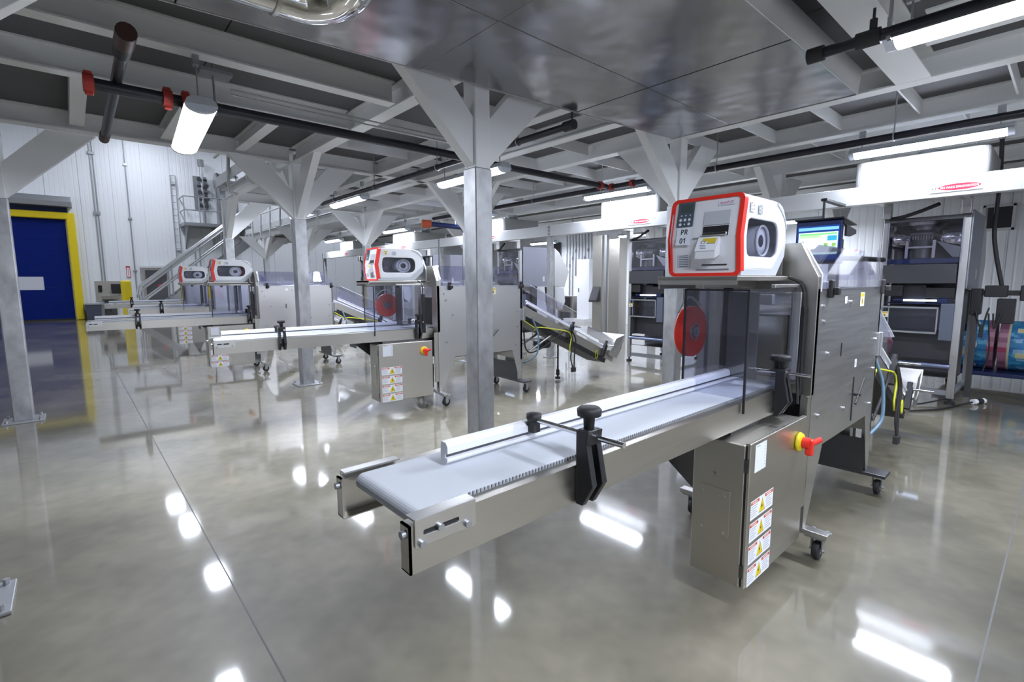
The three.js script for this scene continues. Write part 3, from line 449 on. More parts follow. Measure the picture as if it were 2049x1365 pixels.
function makePrinter(label, marked) {
  const o = thing('label_printer', label, 'printer', 'label printers');
  const z0 = -1.35, z1 = -1.0, y0 = 1.522, sp = (v) => Math.sign(v) * Math.abs(v) ** 0.72;
  const arc = []; for (let i = 0; i <= 12; i++) { const t = (90 - 180 * i / 12) * Math.PI / 180; const r = 0.165; arc.push([2.6 + r * sp(Math.cos(t)), 1.718 + r * sp(Math.sin(t))]); }
  const prof = [[2.262, y0 + 0.03], [2.243, 1.7], [2.277, 1.883]].reverse().concat([]);  // front edge, top to bottom
  const side = [[2.277, 1.883], ...arc.map(p => [p[0], p[1]]), [2.6, 1.553], [2.262, 1.553], [2.243, 1.7]];
  const winOf = (e) => { const o2 = []; const x0 = 2.318 - e, ya = 1.61 - e, yb2 = 1.782 + e, cx = 2.585, rr = (yb2 - ya) / 2, cy = (ya + yb2) / 2; o2.push([x0 + 0.03, ya]); for (let i = 0; i <= 14; i++) { const t = (-90 + 180 * i / 14) * Math.PI / 180; o2.push([cx + rr * sp(Math.cos(t)), cy + rr * sp(Math.sin(t))]); } o2.push([x0 + 0.03, yb2], [x0 + 0.008, yb2 - 0.01], [x0, yb2 - 0.035], [x0 - 0.006, cy], [x0, ya + 0.035], [x0 + 0.008, ya + 0.01]); return o2; };
  const win = winOf(0);
  mesh('shell', [exXY(side, z1 - 0.012, z1, [win], 0.004), exXY(side, z0, z0 + 0.012, [], 0.004), exXY([[2.277, 1.883], [2.6, 1.883], [2.6, 1.871], [2.28, 1.871]], z0 + 0.01, z1 - 0.01), exXY(arc.concat(arc.slice().reverse().map(([x, y]) => [2.6 + (x - 2.6) * 0.94, 1.718 + (y - 1.718) * 0.93])), z0 + 0.01, z1 - 0.01), bx(2.27, 2.6, 1.553, 1.565, z0 + 0.01, z1 - 0.01)], M.white, o);
  mesh('base', [exXY([[2.265, y0], [2.66, y0], [2.755, 1.62], [2.765, 1.7], [2.6, 1.552], [2.264, 1.555]], z0 + 0.004, z1 + 0.002, [], 0.003), exXY([[2.64, 1.88], [2.7, 1.85], [2.75, 1.8], [2.768, 1.76], [2.76, 1.76], [2.74, 1.8], [2.69, 1.84], [2.64, 1.865]], z0 + 0.02, z1 + 0.003)], M.paleGrey, o);
  mesh('front_panel', [exXY([[2.277, 1.88], [2.243, 1.7], [2.262, y0 + 0.006], [2.285, y0 + 0.006], [2.268, 1.7], [2.3, 1.88]], z0 + 0.015, z1 - 0.015, [], 0.003)], M.white, o);
  // red border bent along the front
  const bend = (g) => { const p = g.attributes.position; for (let i = 0; i < p.count; i++) { const y = p.getY(i); p.setX(i, p.getX(i) + (y > 1.7 ? (y - 1.7) * 0.189 : (1.7 - y) * 0.111)); } g.computeVertexNormals(); return g; };
  const ringPts = (m, r) => { const q = rrect(z0 - 0.004 + m, z1 + 0.004 - m, y0 - 0.002 + m * 0.8, 1.892 - m * 0.8, r, 6); const o2 = []; q.forEach((p, i) => { const n = q[(i + 1) % q.length]; o2.push(p); if ((p[1] - 1.7) * (n[1] - 1.7) < 0) o2.push([p[0], 1.7]); }); return o2; };
  mesh('red_border', [bend(exZY(ringPts(0, 0.032), 2.237, 2.272, [ringPts(0.02, 0.018)]))], M.red, o);
  mesh('window', [exXY(winOf(0.006), z1 - 0.008, z1 - 0.005)], M.smoke, o);
  mesh('inner_wall', [bx(2.29, 2.7, 1.57, 1.87, z1 - 0.18, z1 - 0.175)], M.greyP, o);
  mesh('ribbon_roll', [new THREE.LatheGeometry([[0.03, 0], [0.075, 0], [0.075, 0.13], [0.03, 0.13]].map(p => new THREE.Vector2(...p)), 30).rotateX(Math.PI / 2).translate(2.55, 1.69, z1 - 0.165), new THREE.TorusGeometry(0.072, 0.006, 8, 30).translate(2.55, 1.69, z1 - 0.028)], M.paper, o);
  each('roller', [cyl([2.36, 1.74, z1 - 0.17], [2.36, 1.74, z1 - 0.03], 0.028, 18), cyl([2.36, 1.655, z1 - 0.17], [2.36, 1.655, z1 - 0.03], 0.03, 18)], S({ color: lin(0.12, 0.08, 0.1), roughness: 0.4 }), o);
  // parts that lie on the upper and the lower front face
  const on = (name, geo, mat, s, z, y, dz = 0, keep = true) => { const up = y > 1.7, tilt = up ? -0.187 : 0.11, x = up ? 2.243 + (y - 1.7) * 0.189 : 2.243 + (1.7 - y) * 0.111; const m = mesh(name, geo, mat, o, null, keep); m.rotation.z = tilt; m.position.set(x - 0.0035 - dz, y, z); return m; };
  const F = (w, h) => plate('-x', w, h, [0, 0, 0]);
  on('keypad', F(0.085, 0.117), padMat, 0, -1.275, 1.815);
  if (marked) on('brand_print', F(0.075, 0.022), brandMat, 0, -1.078, 1.852);
  if (marked) on('number_print', F(0.075, 0.085), prMat, 0, -1.272, 1.712, 0.002);
  on('vent_print', F(0.055, 0.06), ventMat, 0, -1.275, 1.595);
  on('recess_plate', [exZY(rect(-0.062, 0.062, -0.03, 0.034), -0.002, 0.002)], M.paleGrey, 0, -1.116, 1.785, -0.001, false);
  on('label_slot', [exZY(rect(-0.06, 0.06, -0.023, 0.023), -0.002, 0.003)], M.black, 0, -1.116, 1.727, -0.001, false);
  on('tear_bar', [rb(-0.012, 0.004, -0.008, 0.006, -0.058, 0.058, 0.003)], M.bright, 0, -1.116, 1.712, 0, false);
  const lip = mesh('label_chute', [exXY([[2.235, 1.7], [2.2, 1.64], [2.2, 1.6], [2.245, 1.615], [2.25, 1.7]], -1.19, -1.09, [], 0.004)], M.white, o);
  mesh('printed_label', [plate('-x', 0.1, 0.075, [0, 0, 0]).rotateZ(-0.53).translate(2.2155, 1.668, -1.14)], printMat, lip, null, true);
  on('seam', [bx(-0.001, 0.002, -0.002, 0.002, -0.08, 0.08)], M.greyP, 0, -1.13, 1.552, 0, false); on('seam', [bx(-0.001, 0.002, -0.0025, 0.0025, -0.06, 0.06)], M.black, 0, -1.12, 1.573, 0, false);
  on('seam', [bx(-0.001, 0.002, -0.003, 0.003, -0.022, 0.022)], M.greyP, 0, -1.2, 1.698, 0, false);
  mesh('side_sticker', [plate('+z', 0.045, 0.042, [2.44, 1.828, z1 + 0.0045])], ventMat, o, null, true); mesh('side_sticker', [plate('+z', 0.045, 0.045, [2.352, 1.832, z1 + 0.0045])], marked ? markMat : cautionMat, o, null, true);
  return rebase(o);
}
function makeConveyor(label, railShift = 0) {
  const o = thing('outfeed_conveyor', label, 'conveyor', 'outfeed conveyors');
  const yb = 0.83, yt = 0.948, x0 = 0.53, x1 = 3.05, zn = -0.953, zf = -1.362;
  const chan = (a, s) => [exZY([[a, yb], [a, yt], [a - s * 0.04, yt], [a - s * 0.04, yt - 0.004], [a - s * 0.004, yt - 0.004], [a - s * 0.004, yb + 0.004], [a - s * 0.04, yb + 0.004], [a - s * 0.04, yb]], x0, x1)];
  mesh('side_rail', [...chan(zn, 1), bx(x0, x0 + 0.006, yb, yt, zn - 0.04, zn)], M.steelWarm, o);
  mesh('side_rail', [...chan(zf, -1), bx(x0, x0 + 0.006, yb, yt, zf, zf + 0.035)], M.steelWarm, o);
  for (const [z, s] of [[zn, 1], [zf, -1]]) {            // take-up plate with its slot
    const a = s > 0 ? z : z - 0.005, pl = mesh('take_up_plate', [exXY(rrect(x0 + 0.012, x0 + 0.187, 0.892, 0.962, 0.006), a, a + 0.005, [rrect(x0 + 0.035, x0 + 0.135, 0.919, 0.931, 0.004)], 0.001), s > 0 ? bx(x0 + 0.012, x0 + 0.187, 0.957, 0.962, z - 0.035, z) : bx(x0 + 0.012, x0 + 0.187, 0.957, 0.962, z, z + 0.03)], M.steel, o);
    mesh('slot', [bx(x0 + 0.035, x0 + 0.135, 0.919, 0.931, a + 0.0004, a + 0.001)], M.black, pl);
    each('bolt', [[0.03, 0.9], [0.16, 0.905], [0.08, 0.925]].map(([u, y]) => cyl([x0 + u, y, z], [x0 + u, y, z + s * 0.013], 0.009, 8)).concat([cyl([x0, 0.925, z - s * 0.018], [x0 - 0.012, 0.925, z - s * 0.018], 0.01, 8)]), M.galv, pl);
  }
  const belt = []; const r = 0.024; for (let i = 0; i <= 12; i++) { const t = (90 + 180 * i / 12) * Math.PI / 180; belt.push([x0 + 0.06 + r * Math.cos(t), 0.932 + r * Math.sin(t)]); }
  belt.push([x1, 0.908], [x1, 0.956]);
  mesh('belt', [exXY(belt.reverse().map(p => [p[0], p[1]]), zf + 0.047, zn - 0.046, [], 0.002)], M.belt, o);
  const links = []; for (let x = x0 + 0.1; x < x1 - 0.05; x += 0.0127) links.push(bx(x, x + 0.006, 0.949, 0.9565, zn - 0.0465, zn - 0.041));
  mesh('belt_edge', links, M.greyP, o);
  mesh('wear_strip', [bx(x0 + 0.19, x1, 0.94, 0.947, zn - 0.04, zn - 0.004)], M.paleGrey, o);
  each('cross_member', [1.0, 1.9, 2.6].map(x => bx(x, x + 0.05, 0.845, 0.9, zf + 0.004, zn - 0.004)), M.steelWarm, o);
  // guide rail: white plastic profile on a steel strip
  const rx0 = 0.79 + railShift, rx1 = 2.8, rz = -1.2;
  const rail = mesh('guide_rail', [exZY([[rz - 0.014, 0.968], [rz + 0.016, 0.968], [rz + 0.02, 0.974], [rz + 0.02, 0.982], [rz + 0.008, 0.984], [rz + 0.008, 0.994], [rz + 0.022, 0.997], [rz + 0.022, 1.018], [rz + 0.012, 1.03], [rz - 0.01, 1.03], [rz - 0.014, 1.022]], rx0, rx1, [], 0.001)], M.white, o);
  mesh('steel_strip', [bx(rx0 + 0.004, rx1, 0.9835, 0.9945, rz + 0.006, rz + 0.0085)], M.steelDark, rail);
  for (const x of [1.13, 2.63]) {
    const c = mesh('clamp_bracket', [exZY([[zn + 0.004, 0.83], [zn + 0.03, 0.83], [zn + 0.07, 0.9], [zn + 0.045, 1.02], [zn + 0.05, 1.06], [zn + 0.004, 1.06]], x - 0.035, x - 0.012, [], 0.003), exZY([[zn + 0.004, 0.83], [zn + 0.03, 0.83], [zn + 0.07, 0.9], [zn + 0.045, 1.02], [zn + 0.05, 1.06], [zn + 0.004, 1.06]], x + 0.012, x + 0.035, [], 0.003), bx(x - 0.034, x + 0.034, 0.86, 0.94, zn + 0.001, zn + 0.012), rb(x - 0.03, x + 0.03, 1.015, 1.062, zn + 0.002, zn + 0.048, 0.006)], M.black, o);
    mesh('knob', [new THREE.LatheGeometry([[0, 0], [0.016, 0], [0.018, 0.035], [0.036, 0.04], [0.038, 0.058], [0.03, 0.066], [0, 0.066]].map(p => new THREE.Vector2(...p)), 12).translate(x, 1.062, zn + 0.025)], M.rubber, c);
    mesh('rod', [cyl([x, 1.04, rz + 0.02], [x, 1.04, -0.8], 0.0085, 12)], M.chrome, c);
    mesh('rail_knob', [new THREE.LatheGeometry([[0, 0], [0.022, 0], [0.026, 0.012], [0.026, 0.026], [0.01, 0.03], [0, 0.03]].map(p => new THREE.Vector2(...p)), 10).translate(x, 1.034, rz + 0.035), bx(x - 0.015, x + 0.015, 0.998, 1.034, rz + 0.02, rz + 0.05)], M.rubber, c);
  }
  mesh('support_gusset', [exXY([[1.93, 0.83], [2.6, 0.83], [2.86, 0.16], [2.72, 0.16]], -1.3, -1.296), bx(1.93, 1.94, 0.76, 0.83, -1.3, -1.1)], M.steelDark, o);
  mesh('drive_cover', [rb(2.25, 2.9, 0.8, 0.829, -1.33, -1.0, 0.004)], M.steelDark, o);
  return rebase(o);
}
function makeCabinet(label) {
  const o = thing('control_cabinet', label, 'cabinet', 'electrical control cabinets');
  mesh('body', [rb(2.095, 2.76, 0.155, 0.8, -1.1, -0.868, 0.006, 2)], M.steelWarm, o);
  const d = mesh('door', [rb(2.1, 2.765, 0.15, 0.81, -0.862, -0.847, 0.005, 2), bx(2.1, 2.765, 0.803, 0.81, -0.868, -0.85)], M.steelWarm, o);
  mesh('door_gasket', [bx(2.1, 2.758, 0.158, 0.797, -0.868, -0.862)], M.black, o);
  const ring = mesh('switch_plate', [new THREE.LatheGeometry([[0.018, 0], [0.045, 0], [0.05, 0.006], [0.05, 0.012], [0.04, 0.022], [0.018, 0.024]].map(p => new THREE.Vector2(...p)), 8).rotateX(Math.PI / 2).translate(2.655, 0.7, -0.847)], M.yellow, d);
  mesh('switch_handle', [cyl([2.655, 0.7, -0.823], [2.655, 0.7, -0.79], 0.028, 16), rb(2.64, 2.67, 0.64, 0.725, -0.812, -0.775, 0.012, 3), cyl([2.655, 0.7, -0.79], [2.7, 0.72, -0.76], 0.014, 10)], M.red, d);
  for (let i = 0; i < 4; i++) mesh('warning_label', [plate('+z', 0.243, 0.087, [2.248, 0.502 - i * 0.103, -0.846])], warnMat, d, null, true);
  mesh('paper_label', [plate('+z', 0.118, 0.125, [2.205, 0.733, -0.846])], docMat, d, null, true);
  mesh('access_plate', [rb(2.089, 2.095, 0.36, 0.58, -1.06, -0.92, 0.002)], M.steelWarm, o);
  each('screw', [[0.385, -1.04], [0.385, -0.94], [0.555, -1.04], [0.555, -0.94], [0.64, -1.0]].map(([y, z]) => cyl([2.09, y, z], [2.082, y, z], 0.007, 8)), M.bright, o);
  each('hinge', [bx(2.093, 2.099, 0.2, 0.26, -0.868, -0.855), bx(2.093, 2.099, 0.68, 0.74, -0.868, -0.855)], M.steelDark, o);
  mesh('bracket', [bx(2.2, 2.7, 0.8, 0.832, -1.09, -0.98), bx(2.76, 2.86, 0.2, 0.5, -1.05, -1.0)], M.steelDark, o);
  return rebase(o);
}
function makeInfeed(label) {                             // inclined conveyor that lifts bags into the closing machine
  const o = thing('inclined_infeed_conveyor', label, 'conveyor', 'inclined infeed conveyors');
  const ax = 4.15, ay = 1.06, bx_ = 6.0, by = 0.2, L = Math.hypot(bx_ - ax, by - ay), dx = (bx_ - ax) / L, dy = (by - ay) / L;
  const P_ = (s, t) => [ax + dx * s - dy * t, ay + dy * s + dx * t];            // s along the belt, t across it
  const strip = (s0, s1, t0, t1, z0, z1, b = 0) => exXY([P_(s0, t0), P_(s1, t0), P_(s1, t1), P_(s0, t1)], z0, z1, [], b);
  const zn = -0.96, zf = -1.35;
  mesh('side_rail', [strip(0, L, -0.02, 0.1, zn - 0.006, zn, 0.001), strip(0, L, 0.09, 0.1, zn - 0.04, zn)], M.steelWarm, o);
  mesh('side_rail', [strip(0, L, -0.02, 0.1, zf, zf + 0.006, 0.001)], M.steelWarm, o);
  mesh('under_tray', [strip(0, L * 0.92, -0.09, -0.02, zf, zn, 0.002)], M.black, o);
  mesh('belt', [strip(0.02, L - 0.03, 0.07, 0.104, zf + 0.03, zn - 0.03)], M.belt, o);
  each('guide_rail', [cyl([...P_(0.03, 0.15), zn + 0.0], [...P_(L * 0.86, 0.15), zn], 0.014, 10), cyl([...P_(0.03, 0.185), zn - 0.04], [...P_(L * 0.8, 0.185), zn - 0.04], 0.01, 10)], M.white, o);
  mesh('guide_rail', [cyl([...P_(0.03, 0.15), zf], [...P_(L * 0.86, 0.15), zf], 0.014, 10)], M.white, o);
  mesh('clear_guard', [exXY([P_(0, 0.13), P_(0.9, 0.13), P_(0.98, 0.36), P_(0, 0.44)], zn - 0.02, zn - 0.015), exXY([P_(0, 0.13), P_(0.9, 0.13), P_(0.98, 0.36), P_(0, 0.44)], zf + 0.015, zf + 0.02), strip(0, 0.98, 0.4, 0.405, zf + 0.02, zn - 0.02)], M.acrylic, o);
  mesh('guard_edge', [strip(0.0, 0.98, 0.405, 0.412, zn - 0.022, zn - 0.014)], M.beamWhite, o);
  const hp = P_(L - 0.12, 0.1);
  mesh('catch_chute', [exXY([[hp[0] - 0.06, hp[1] + 0.04], [hp[0] + 0.05, hp[1] + 0.0], [hp[0] + 0.16, hp[1] + 0.03], [hp[0] + 0.24, hp[1] + 0.14], [hp[0] + 0.3, hp[1] + 0.27], [hp[0] + 0.29, hp[1] + 0.275], [hp[0] + 0.225, hp[1] + 0.145], [hp[0] + 0.15, hp[1] + 0.045], [hp[0] + 0.05, hp[1] + 0.012], [hp[0] - 0.06, hp[1] + 0.05]], zf - 0.05, zn + 0.05), exXY([[hp[0] - 0.08, hp[1] - 0.02], [hp[0] + 0.12, hp[1] - 0.1], [hp[0] + 0.2, hp[1] + 0.02], [hp[0] + 0.3, hp[1] + 0.27], [hp[0] + 0.1, hp[1] + 0.22], [hp[0] + 0.02, hp[1] + 0.1]], zn + 0.04, zn + 0.045), exXY([[hp[0] - 0.08, hp[1] - 0.02], [hp[0] + 0.12, hp[1] - 0.1], [hp[0] + 0.2, hp[1] + 0.02], [hp[0] + 0.3, hp[1] + 0.27], [hp[0] - 0.06, hp[1] + 0.4], [hp[0] - 0.1, hp[1] + 0.1]], zf - 0.05, zf - 0.045)], M.steel, o);
  each('bolt', [0, 1, 2, 3].map(i => { const p = P_(L - 0.2 + i * 0.05, 0.03); return cyl([...p, zn], [...p, zn + 0.014], 0.014, 8); }), M.galv, o);
  for (const s of [0.95, 1.75]) {
    const p = P_(s, 0.0), q = P_(s, 0.2), m = mesh('clamp_bracket', [strip(s - 0.03, s + 0.03, -0.02, 0.19, zn + 0.002, zn + 0.05, 0.004)], M.black, o);
    mesh('rod', [cyl([...P_(s, 0.17), zn - 0.08], [...P_(s, 0.17), zn + 0.2], 0.009, 8)], M.chrome, m);
    mesh('knob', [cyl([...P_(s, 0.19), zn + 0.02], [...P_(s, 0.24), zn + 0.02], 0.022, 10)], M.rubber, m);
  }
  mesh('yellow_cable', [tube([[4.16, 0.95, -0.93], [4.3, 0.86, -0.91], [4.36, 0.82, -0.91], [4.33, 0.8, -0.91], [4.42, 0.84, -0.91], [4.8, 0.78, -0.91], [4.98, 0.74, -0.91], [5.03, 0.66, -0.9], [5.0, 0.5, -0.9], [5.03, 0.42, -0.9]], 0.008, 60, 6), new THREE.TorusGeometry(0.06, 0.007, 6, 16).scale(0.4, 1, 1).translate(5.62, 0.34, -0.95)], M.cableYellow, o);
  each('black_cable', [tube([[4.14, 0.8, -0.9], [4.15, 0.58, -0.88], [4.25, 0.5, -0.88], [4.5, 0.56, -0.9], [4.9, 0.75, -0.92]], 0.011, 40, 6), tube([[5.02, 0.8, -0.9], [5.1, 0.62, -0.88], [5.08, 0.4, -0.88], [5.06, 0.2, -0.87]], 0.011, 30, 6), tube([[5.0, 0.8, -0.9], [5.04, 0.6, -0.88], [5.0, 0.36, -0.88], [5.04, 0.2, -0.87]], 0.009, 30, 6)], M.rubber, o);
  mesh('air_hose', [tube([[4.3, 0.98, -0.92], [4.36, 0.75, -0.86], [4.33, 0.5, -0.84], [4.22, 0.4, -0.88], [4.14, 0.36, -0.92]], 0.012, 40, 6)], S({ color: lin(0.12, 0.2, 0.28), roughness: 0.4 }), o);
  mesh('plug', [rb(5.01, 5.09, 0.14, 0.21, -0.89, -0.85, 0.008)], M.rubber, o);
  mesh('strut', [cyl([4.14, 0.42, -1.0], [4.75, 0.72, -1.0], 0.018, 8), cyl([4.14, 0.42, -1.3], [4.75, 0.72, -1.3], 0.018, 8), rb(4.13, 4.2, 0.3, 0.5, -1.32, -0.98, 0.004)], M.steel, o);
  mesh('motor', [cyl([4.75, 0.56, -1.1], [4.75, 0.56, -1.28], 0.06, 18), rb(4.6, 4.74, 0.5, 0.6, -1.27, -1.12, 0.01)], M.black, o);
  mesh('leveling_foot', [cyl([5.0, 0.012, -1.16], [5.0, 0.52, -1.16], 0.014, 8), cyl([5.0, 0, -1.16], [5.0, 0.03, -1.16], 0.04, 14), cyl([5.0, 0.06, -1.16], [5.0, 0.14, -1.16], 0.028, 12)], M.rubber, o);
  return rebase(o);
}
{
  const body = makeBody('nearest stainless bag closing machine with clear hood, beside the cabinet with four warning labels');
  const bl = ['', 'stainless bag closing machine with clear hood standing behind the middle column', 'stainless bag closing machine with clear hood cut by the column with the clear base plate', 'stainless bag closing machine just visible behind the third label printer', 'farthest stainless bag closing machine in the row, behind all the others'];
  put(body, ...LINES[0]); for (let i = 1; i < 5; i++) again(body, bl[i], ...LINES[i]);
  const g = makeGuard('shelf with smoked clear guard and red tape reel under the printer marked PR 01'); put(g, ...LINES[0]);
  const pr = makePrinter('largest white label printer, red bordered, PR 01 printed on its front', true); put(pr, ...LINES[0]);
  const pr2 = makePrinter('second largest white label printer, side on, above the bright red reel', false);
  const sh = [0, -0.05, 0.03, 0.03, 0.1]; pr2.scale.x = 1.14;
  put(pr2, ...LINES[1], [sh[1], 0, 0]);
  const pl = ['', '', 'third largest white label printer, below the clad column beside the stair', 'small white and red label printer in front of the stair stringer, fourth in size', 'farthest white label printer, hidden behind the smaller ones'];
  for (let i = 2; i < 4; i++) again(pr2, pl[i], ...LINES[i], [sh[i], 0, 0]);
  again(g, 'clear guard stand with a bright red tape reel under the second largest label printer', ...LINES[1], [-0.13, 0, 0]);
  const g2 = makeGuard('clear guard stand without a reel under the third largest label printer', false); put(g2, ...LINES[2], [-0.03, 0, 0]); again(g2, 'clear guard stand under the smallest label printer in front of the stair', ...LINES[3], [0.03, 0, 0]);
  const c = makeConveyor('nearest and largest outfeed conveyor with pale belt, white guide rail and black clamp'); put(c, ...LINES[0]);
  const c2 = makeConveyor('second nearest outfeed conveyor, its open end overlapping a half hidden control cabinet', -0.16); put(c2, ...LINES[1]);
  again(c2, 'third nearest outfeed conveyor reaching left across the yellow bollard reflection', ...LINES[2], [0.1, 0, 0.04]);
  again(c2, 'fourth nearest outfeed conveyor with thin white rails before the yellow bollard', ...LINES[3], [0.72, 0, 0]);
  again(c2, 'farthest outfeed conveyor, thin white rails just below the stair handrail foot', ...LINES[4], [0.45, 0, 0]);
  const k = makeCabinet('nearest stainless control cabinet with four warning labels, hung under the largest conveyor'); put(k, ...LINES[0]);
  again(k, 'stainless control cabinet with warning labels and red switch left of the middle column', ...LINES[1]);
  again(k, 'stainless control cabinet half hidden by the end of the second conveyor', ...LINES[2]);
  again(k, 'small far control cabinet under the fourth conveyor', ...LINES[3]);
  const inf = makeInfeed('inclined infeed conveyor with hanging hoses behind the nearest closing machine'); put(inf, ...LINES[0]);
  again(inf, 'inclined infeed conveyor with yellow cable and hanging black plug right of the middle column', ...LINES[1], [0.05, 0.02, 0]);
  again(inf, 'inclined infeed conveyor coming down behind the second printer with a yellow cable', ...LINES[2]);
  again(inf, 'inclined infeed conveyor far back behind the third closing machine', ...LINES[3]);
}

// ---------------------------------------------------------------- the row of packing machines at the right
function makeBagger(label) {
  const o = thing('bagging_machine', label, 'machine', 'vertical bagging machines');
  const F = 7.8, zl = -1.66, zr = -0.84;
  for (const [x, z, w] of [[F, zl + 0.03, 0.03], [F, zr - 0.035, 0.035], [F + 1.15, zl + 0.03, 0.03], [F + 1.15, zr - 0.03, 0.03]]) mesh('post', rb(x, x + 0.06, 0.07, 2.24, z - w, z + w, 0.004), M.steel, o);
  mesh('top_frame', [rb(F, F + 1.2, 2.2, 2.25, zl, zl + 0.05, 0.004), rb(F, F + 1.2, 2.2, 2.25, zr - 0.05, zr, 0.004), rb(F, F + 0.05, 2.2, 2.25, zl, zr, 0.004), bx(F + 0.05, F + 1.15, 2.235, 2.245, zl + 0.05, zr - 0.05)], M.steelDark, o);
  each('leveling_foot', [[F + 0.03, zl + 0.03], [F + 0.03, zr - 0.035], [F + 1.18, zl + 0.03], [F + 1.18, zr - 0.03]].map(([x, z]) => merge([cyl([x, 0, z], [x, 0.03, z], 0.05, 14), cyl([x, 0.03, z], [x, 0.08, z], 0.016, 8)])), M.rubber, o);
  mesh('back_panel', [bx(F + 0.55, F + 0.56, 0.3, 2.2, zl + 0.02, zr - 0.02), bx(F + 0.1, F + 0.55, 0.3, 0.31, zl + 0.02, zr - 0.02)], M.steelDark, o);
  mesh('side_panel', [bx(F + 0.1, F + 1.15, 0.5, 2.2, zl - 0.002, zl + 0.006)], M.steel, o);
  mesh('front_glass', [bx(F - 0.012, F - 0.006, 1.69, 2.2, zl + 0.04, zr - 0.05)], M.acrylic, o);
  mesh('grey_panel', [rb(F - 0.03, F, 1.45, 1.68, zl + 0.03, zr - 0.08, 0.004)], M.gunmetal, o);
  mesh('control_strip', [rb(F + 0.0, F + 0.05, 1.69, 1.75, zl + 0.06, zr - 0.08, 0.004)], M.navy, o);
  // forming shoulder: bright film cones either side of a dark collar
  const cone = (z0, z1, r0, r1) => { const g = new THREE.LatheGeometry([[r0, 0], [r1, (z1 - z0) * 0.45], [r1, z1 - z0], [r1 - 0.01, z1 - z0]].map(p => new THREE.Vector2(...p)), 30, 0, Math.PI * 2); g.rotateX(Math.PI / 2); g.translate(F + 0.22, 2.0, z0); return g; };
  mesh('film_shoulder', [cone(-1.17, -0.92, 0.06, 0.17), exZY([[-1.14, 1.96], [-0.92, 1.88], [-0.92, 1.76], [-0.98, 1.76]], F + 0.06, F + 0.07)], M.bright, o);
  mesh('film_shoulder', [cone(-1.58, -1.4, 0.12, 0.14)], M.bright, o);
  mesh('forming_collar', [new THREE.LatheGeometry([[0.09, 1.76], [0.09, 1.95], [0.14, 2.04], [0.15, 2.07], [0.12, 2.07], [0.1, 2.12], [0.13, 2.16]].map(p => new THREE.Vector2(...p)), 26).translate(F + 0.16, 0, -1.28)], M.steelDark, o);
  const fins = []; for (let i = 0; i < 9; i++) fins.push(bx(F + 0.01, F + 0.016, 1.98, 2.03, -1.39 + i * 0.026, -1.382 + i * 0.026)); mesh('spring_row', fins, M.bright, o); 
  mesh('bracket', [bx(F + 0.02, F + 0.04, 1.76, 1.97, -1.43, -1.4), bx(F + 0.02, F + 0.04, 1.76, 1.97, -1.17, -1.14), bx(F + 0.02, F + 0.04, 1.88, 1.9, -1.4, -1.17)], M.steel, o);
  mesh('jaw_block', [rb(F + 0.02, F + 0.3, 1.29, 1.43, zl + 0.05, -1.42, 0.006), rb(F + 0.02, F + 0.3, 1.27, 1.4, -1.2, zr - 0.08, 0.006), bx(F + 0.1, F + 0.5, 1.19, 1.43, -1.42, -1.2)], M.black, o);
  mesh('lamp_tube', [cyl([F + 0.01, 1.243, -1.4], [F + 0.01, 1.243, -1.08], 0.011, 10)], M.uv, o);
  mesh('lamp_holder', [cyl([F + 0.01, 1.243, -1.5], [F + 0.01, 1.243, -1.41], 0.016, 10), rb(F, F + 0.04, 1.215, 1.27, -1.07, -0.98, 0.004), bx(F + 0.03, F + 0.3, 1.2, 1.206, zl + 0.04, -1.0)], M.navy, o);
  const d = mesh('reject_drawer', [bx(F + 0.3, F + 0.31, 0.86, 1.16, -1.62, -1.06), bx(F - 0.02, F + 0.3, 0.86, 0.866, -1.62, -1.06)], M.steelDark, o);
  mesh('drawer_frame', [bx(F - 0.03, F - 0.01, 1.145, 1.165, -1.62, -1.05), bx(F - 0.03, F - 0.01, 0.84, 0.862, -1.62, -1.05), bx(F - 0.03, F - 0.01, 0.84, 1.165, -1.065, -1.05), bx(F - 0.03, F - 0.01, 0.84, 1.165, -1.54, -1.53)], M.galv, d);
  mesh('drawer_glass', [bx(F - 0.022, F - 0.018, 0.862, 1.145, -1.62, -1.06)], M.smoke, d);
  mesh('caution_sticker', [plate('-x', 0.08, 0.07, [F - 0.034, 1.06, -1.575])], cautionMat, d, null, true);
  mesh('side_box', [rb(F - 0.04, F + 0.25, 0.77, 1.21, -1.03, -0.91, 0.006)], S({ color: lin(0.16, 0.18, 0.24), metalness: 0.6, roughness: 0.4 }), o);
  mesh('lower_housing', [bx(F + 0.25, F + 0.26, 0.5, 0.84, zl + 0.03, zr - 0.05)], M.gunmetal, o);
  mesh('film_roller', [cyl([F + 0.0, 0.455, zl + 0.06], [F + 0.0, 0.455, zr - 0.06], 0.035, 16)], S({ color: lin(0.35, 0.4, 0.62), metalness: 1, roughness: 0.3 }), o);
  mesh('base_bar', [rb(F + 0.02, F + 0.08, 0.1, 0.16, zl + 0.06, zr - 0.06, 0.004), rb(F + 0.1, F + 1.15, 0.1, 0.15, zr - 0.06, zr - 0.01, 0.004)], M.greyP, o);
  mesh('side_cover', [exXY(rrect(F + 0.08, F + 1.12, 1.38, 2.3, 0.02), zr - 0.003, zr + 0.012, [], 0.003)], S({ color: lin(0.36, 0.37, 0.44), metalness: 0.9, roughness: 0.38 }), o);
  mesh('side_chute', [exXY([[F + 1.13, 2.3], [F + 1.3, 2.2], [F + 1.66, 1.74], [F + 1.5, 1.36], [F + 1.13, 1.38]], zr - 0.5, zr + 0.01, [], 0.004)], M.steel, o);
  mesh('chute_spout', [exXY([[F + 1.2, 1.36], [F + 1.5, 1.34], [F + 1.56, 1.0], [F + 1.45, 0.78], [F + 1.25, 0.9]], zr - 0.4, zr - 0.02, [], 0.004)], M.bright, o);
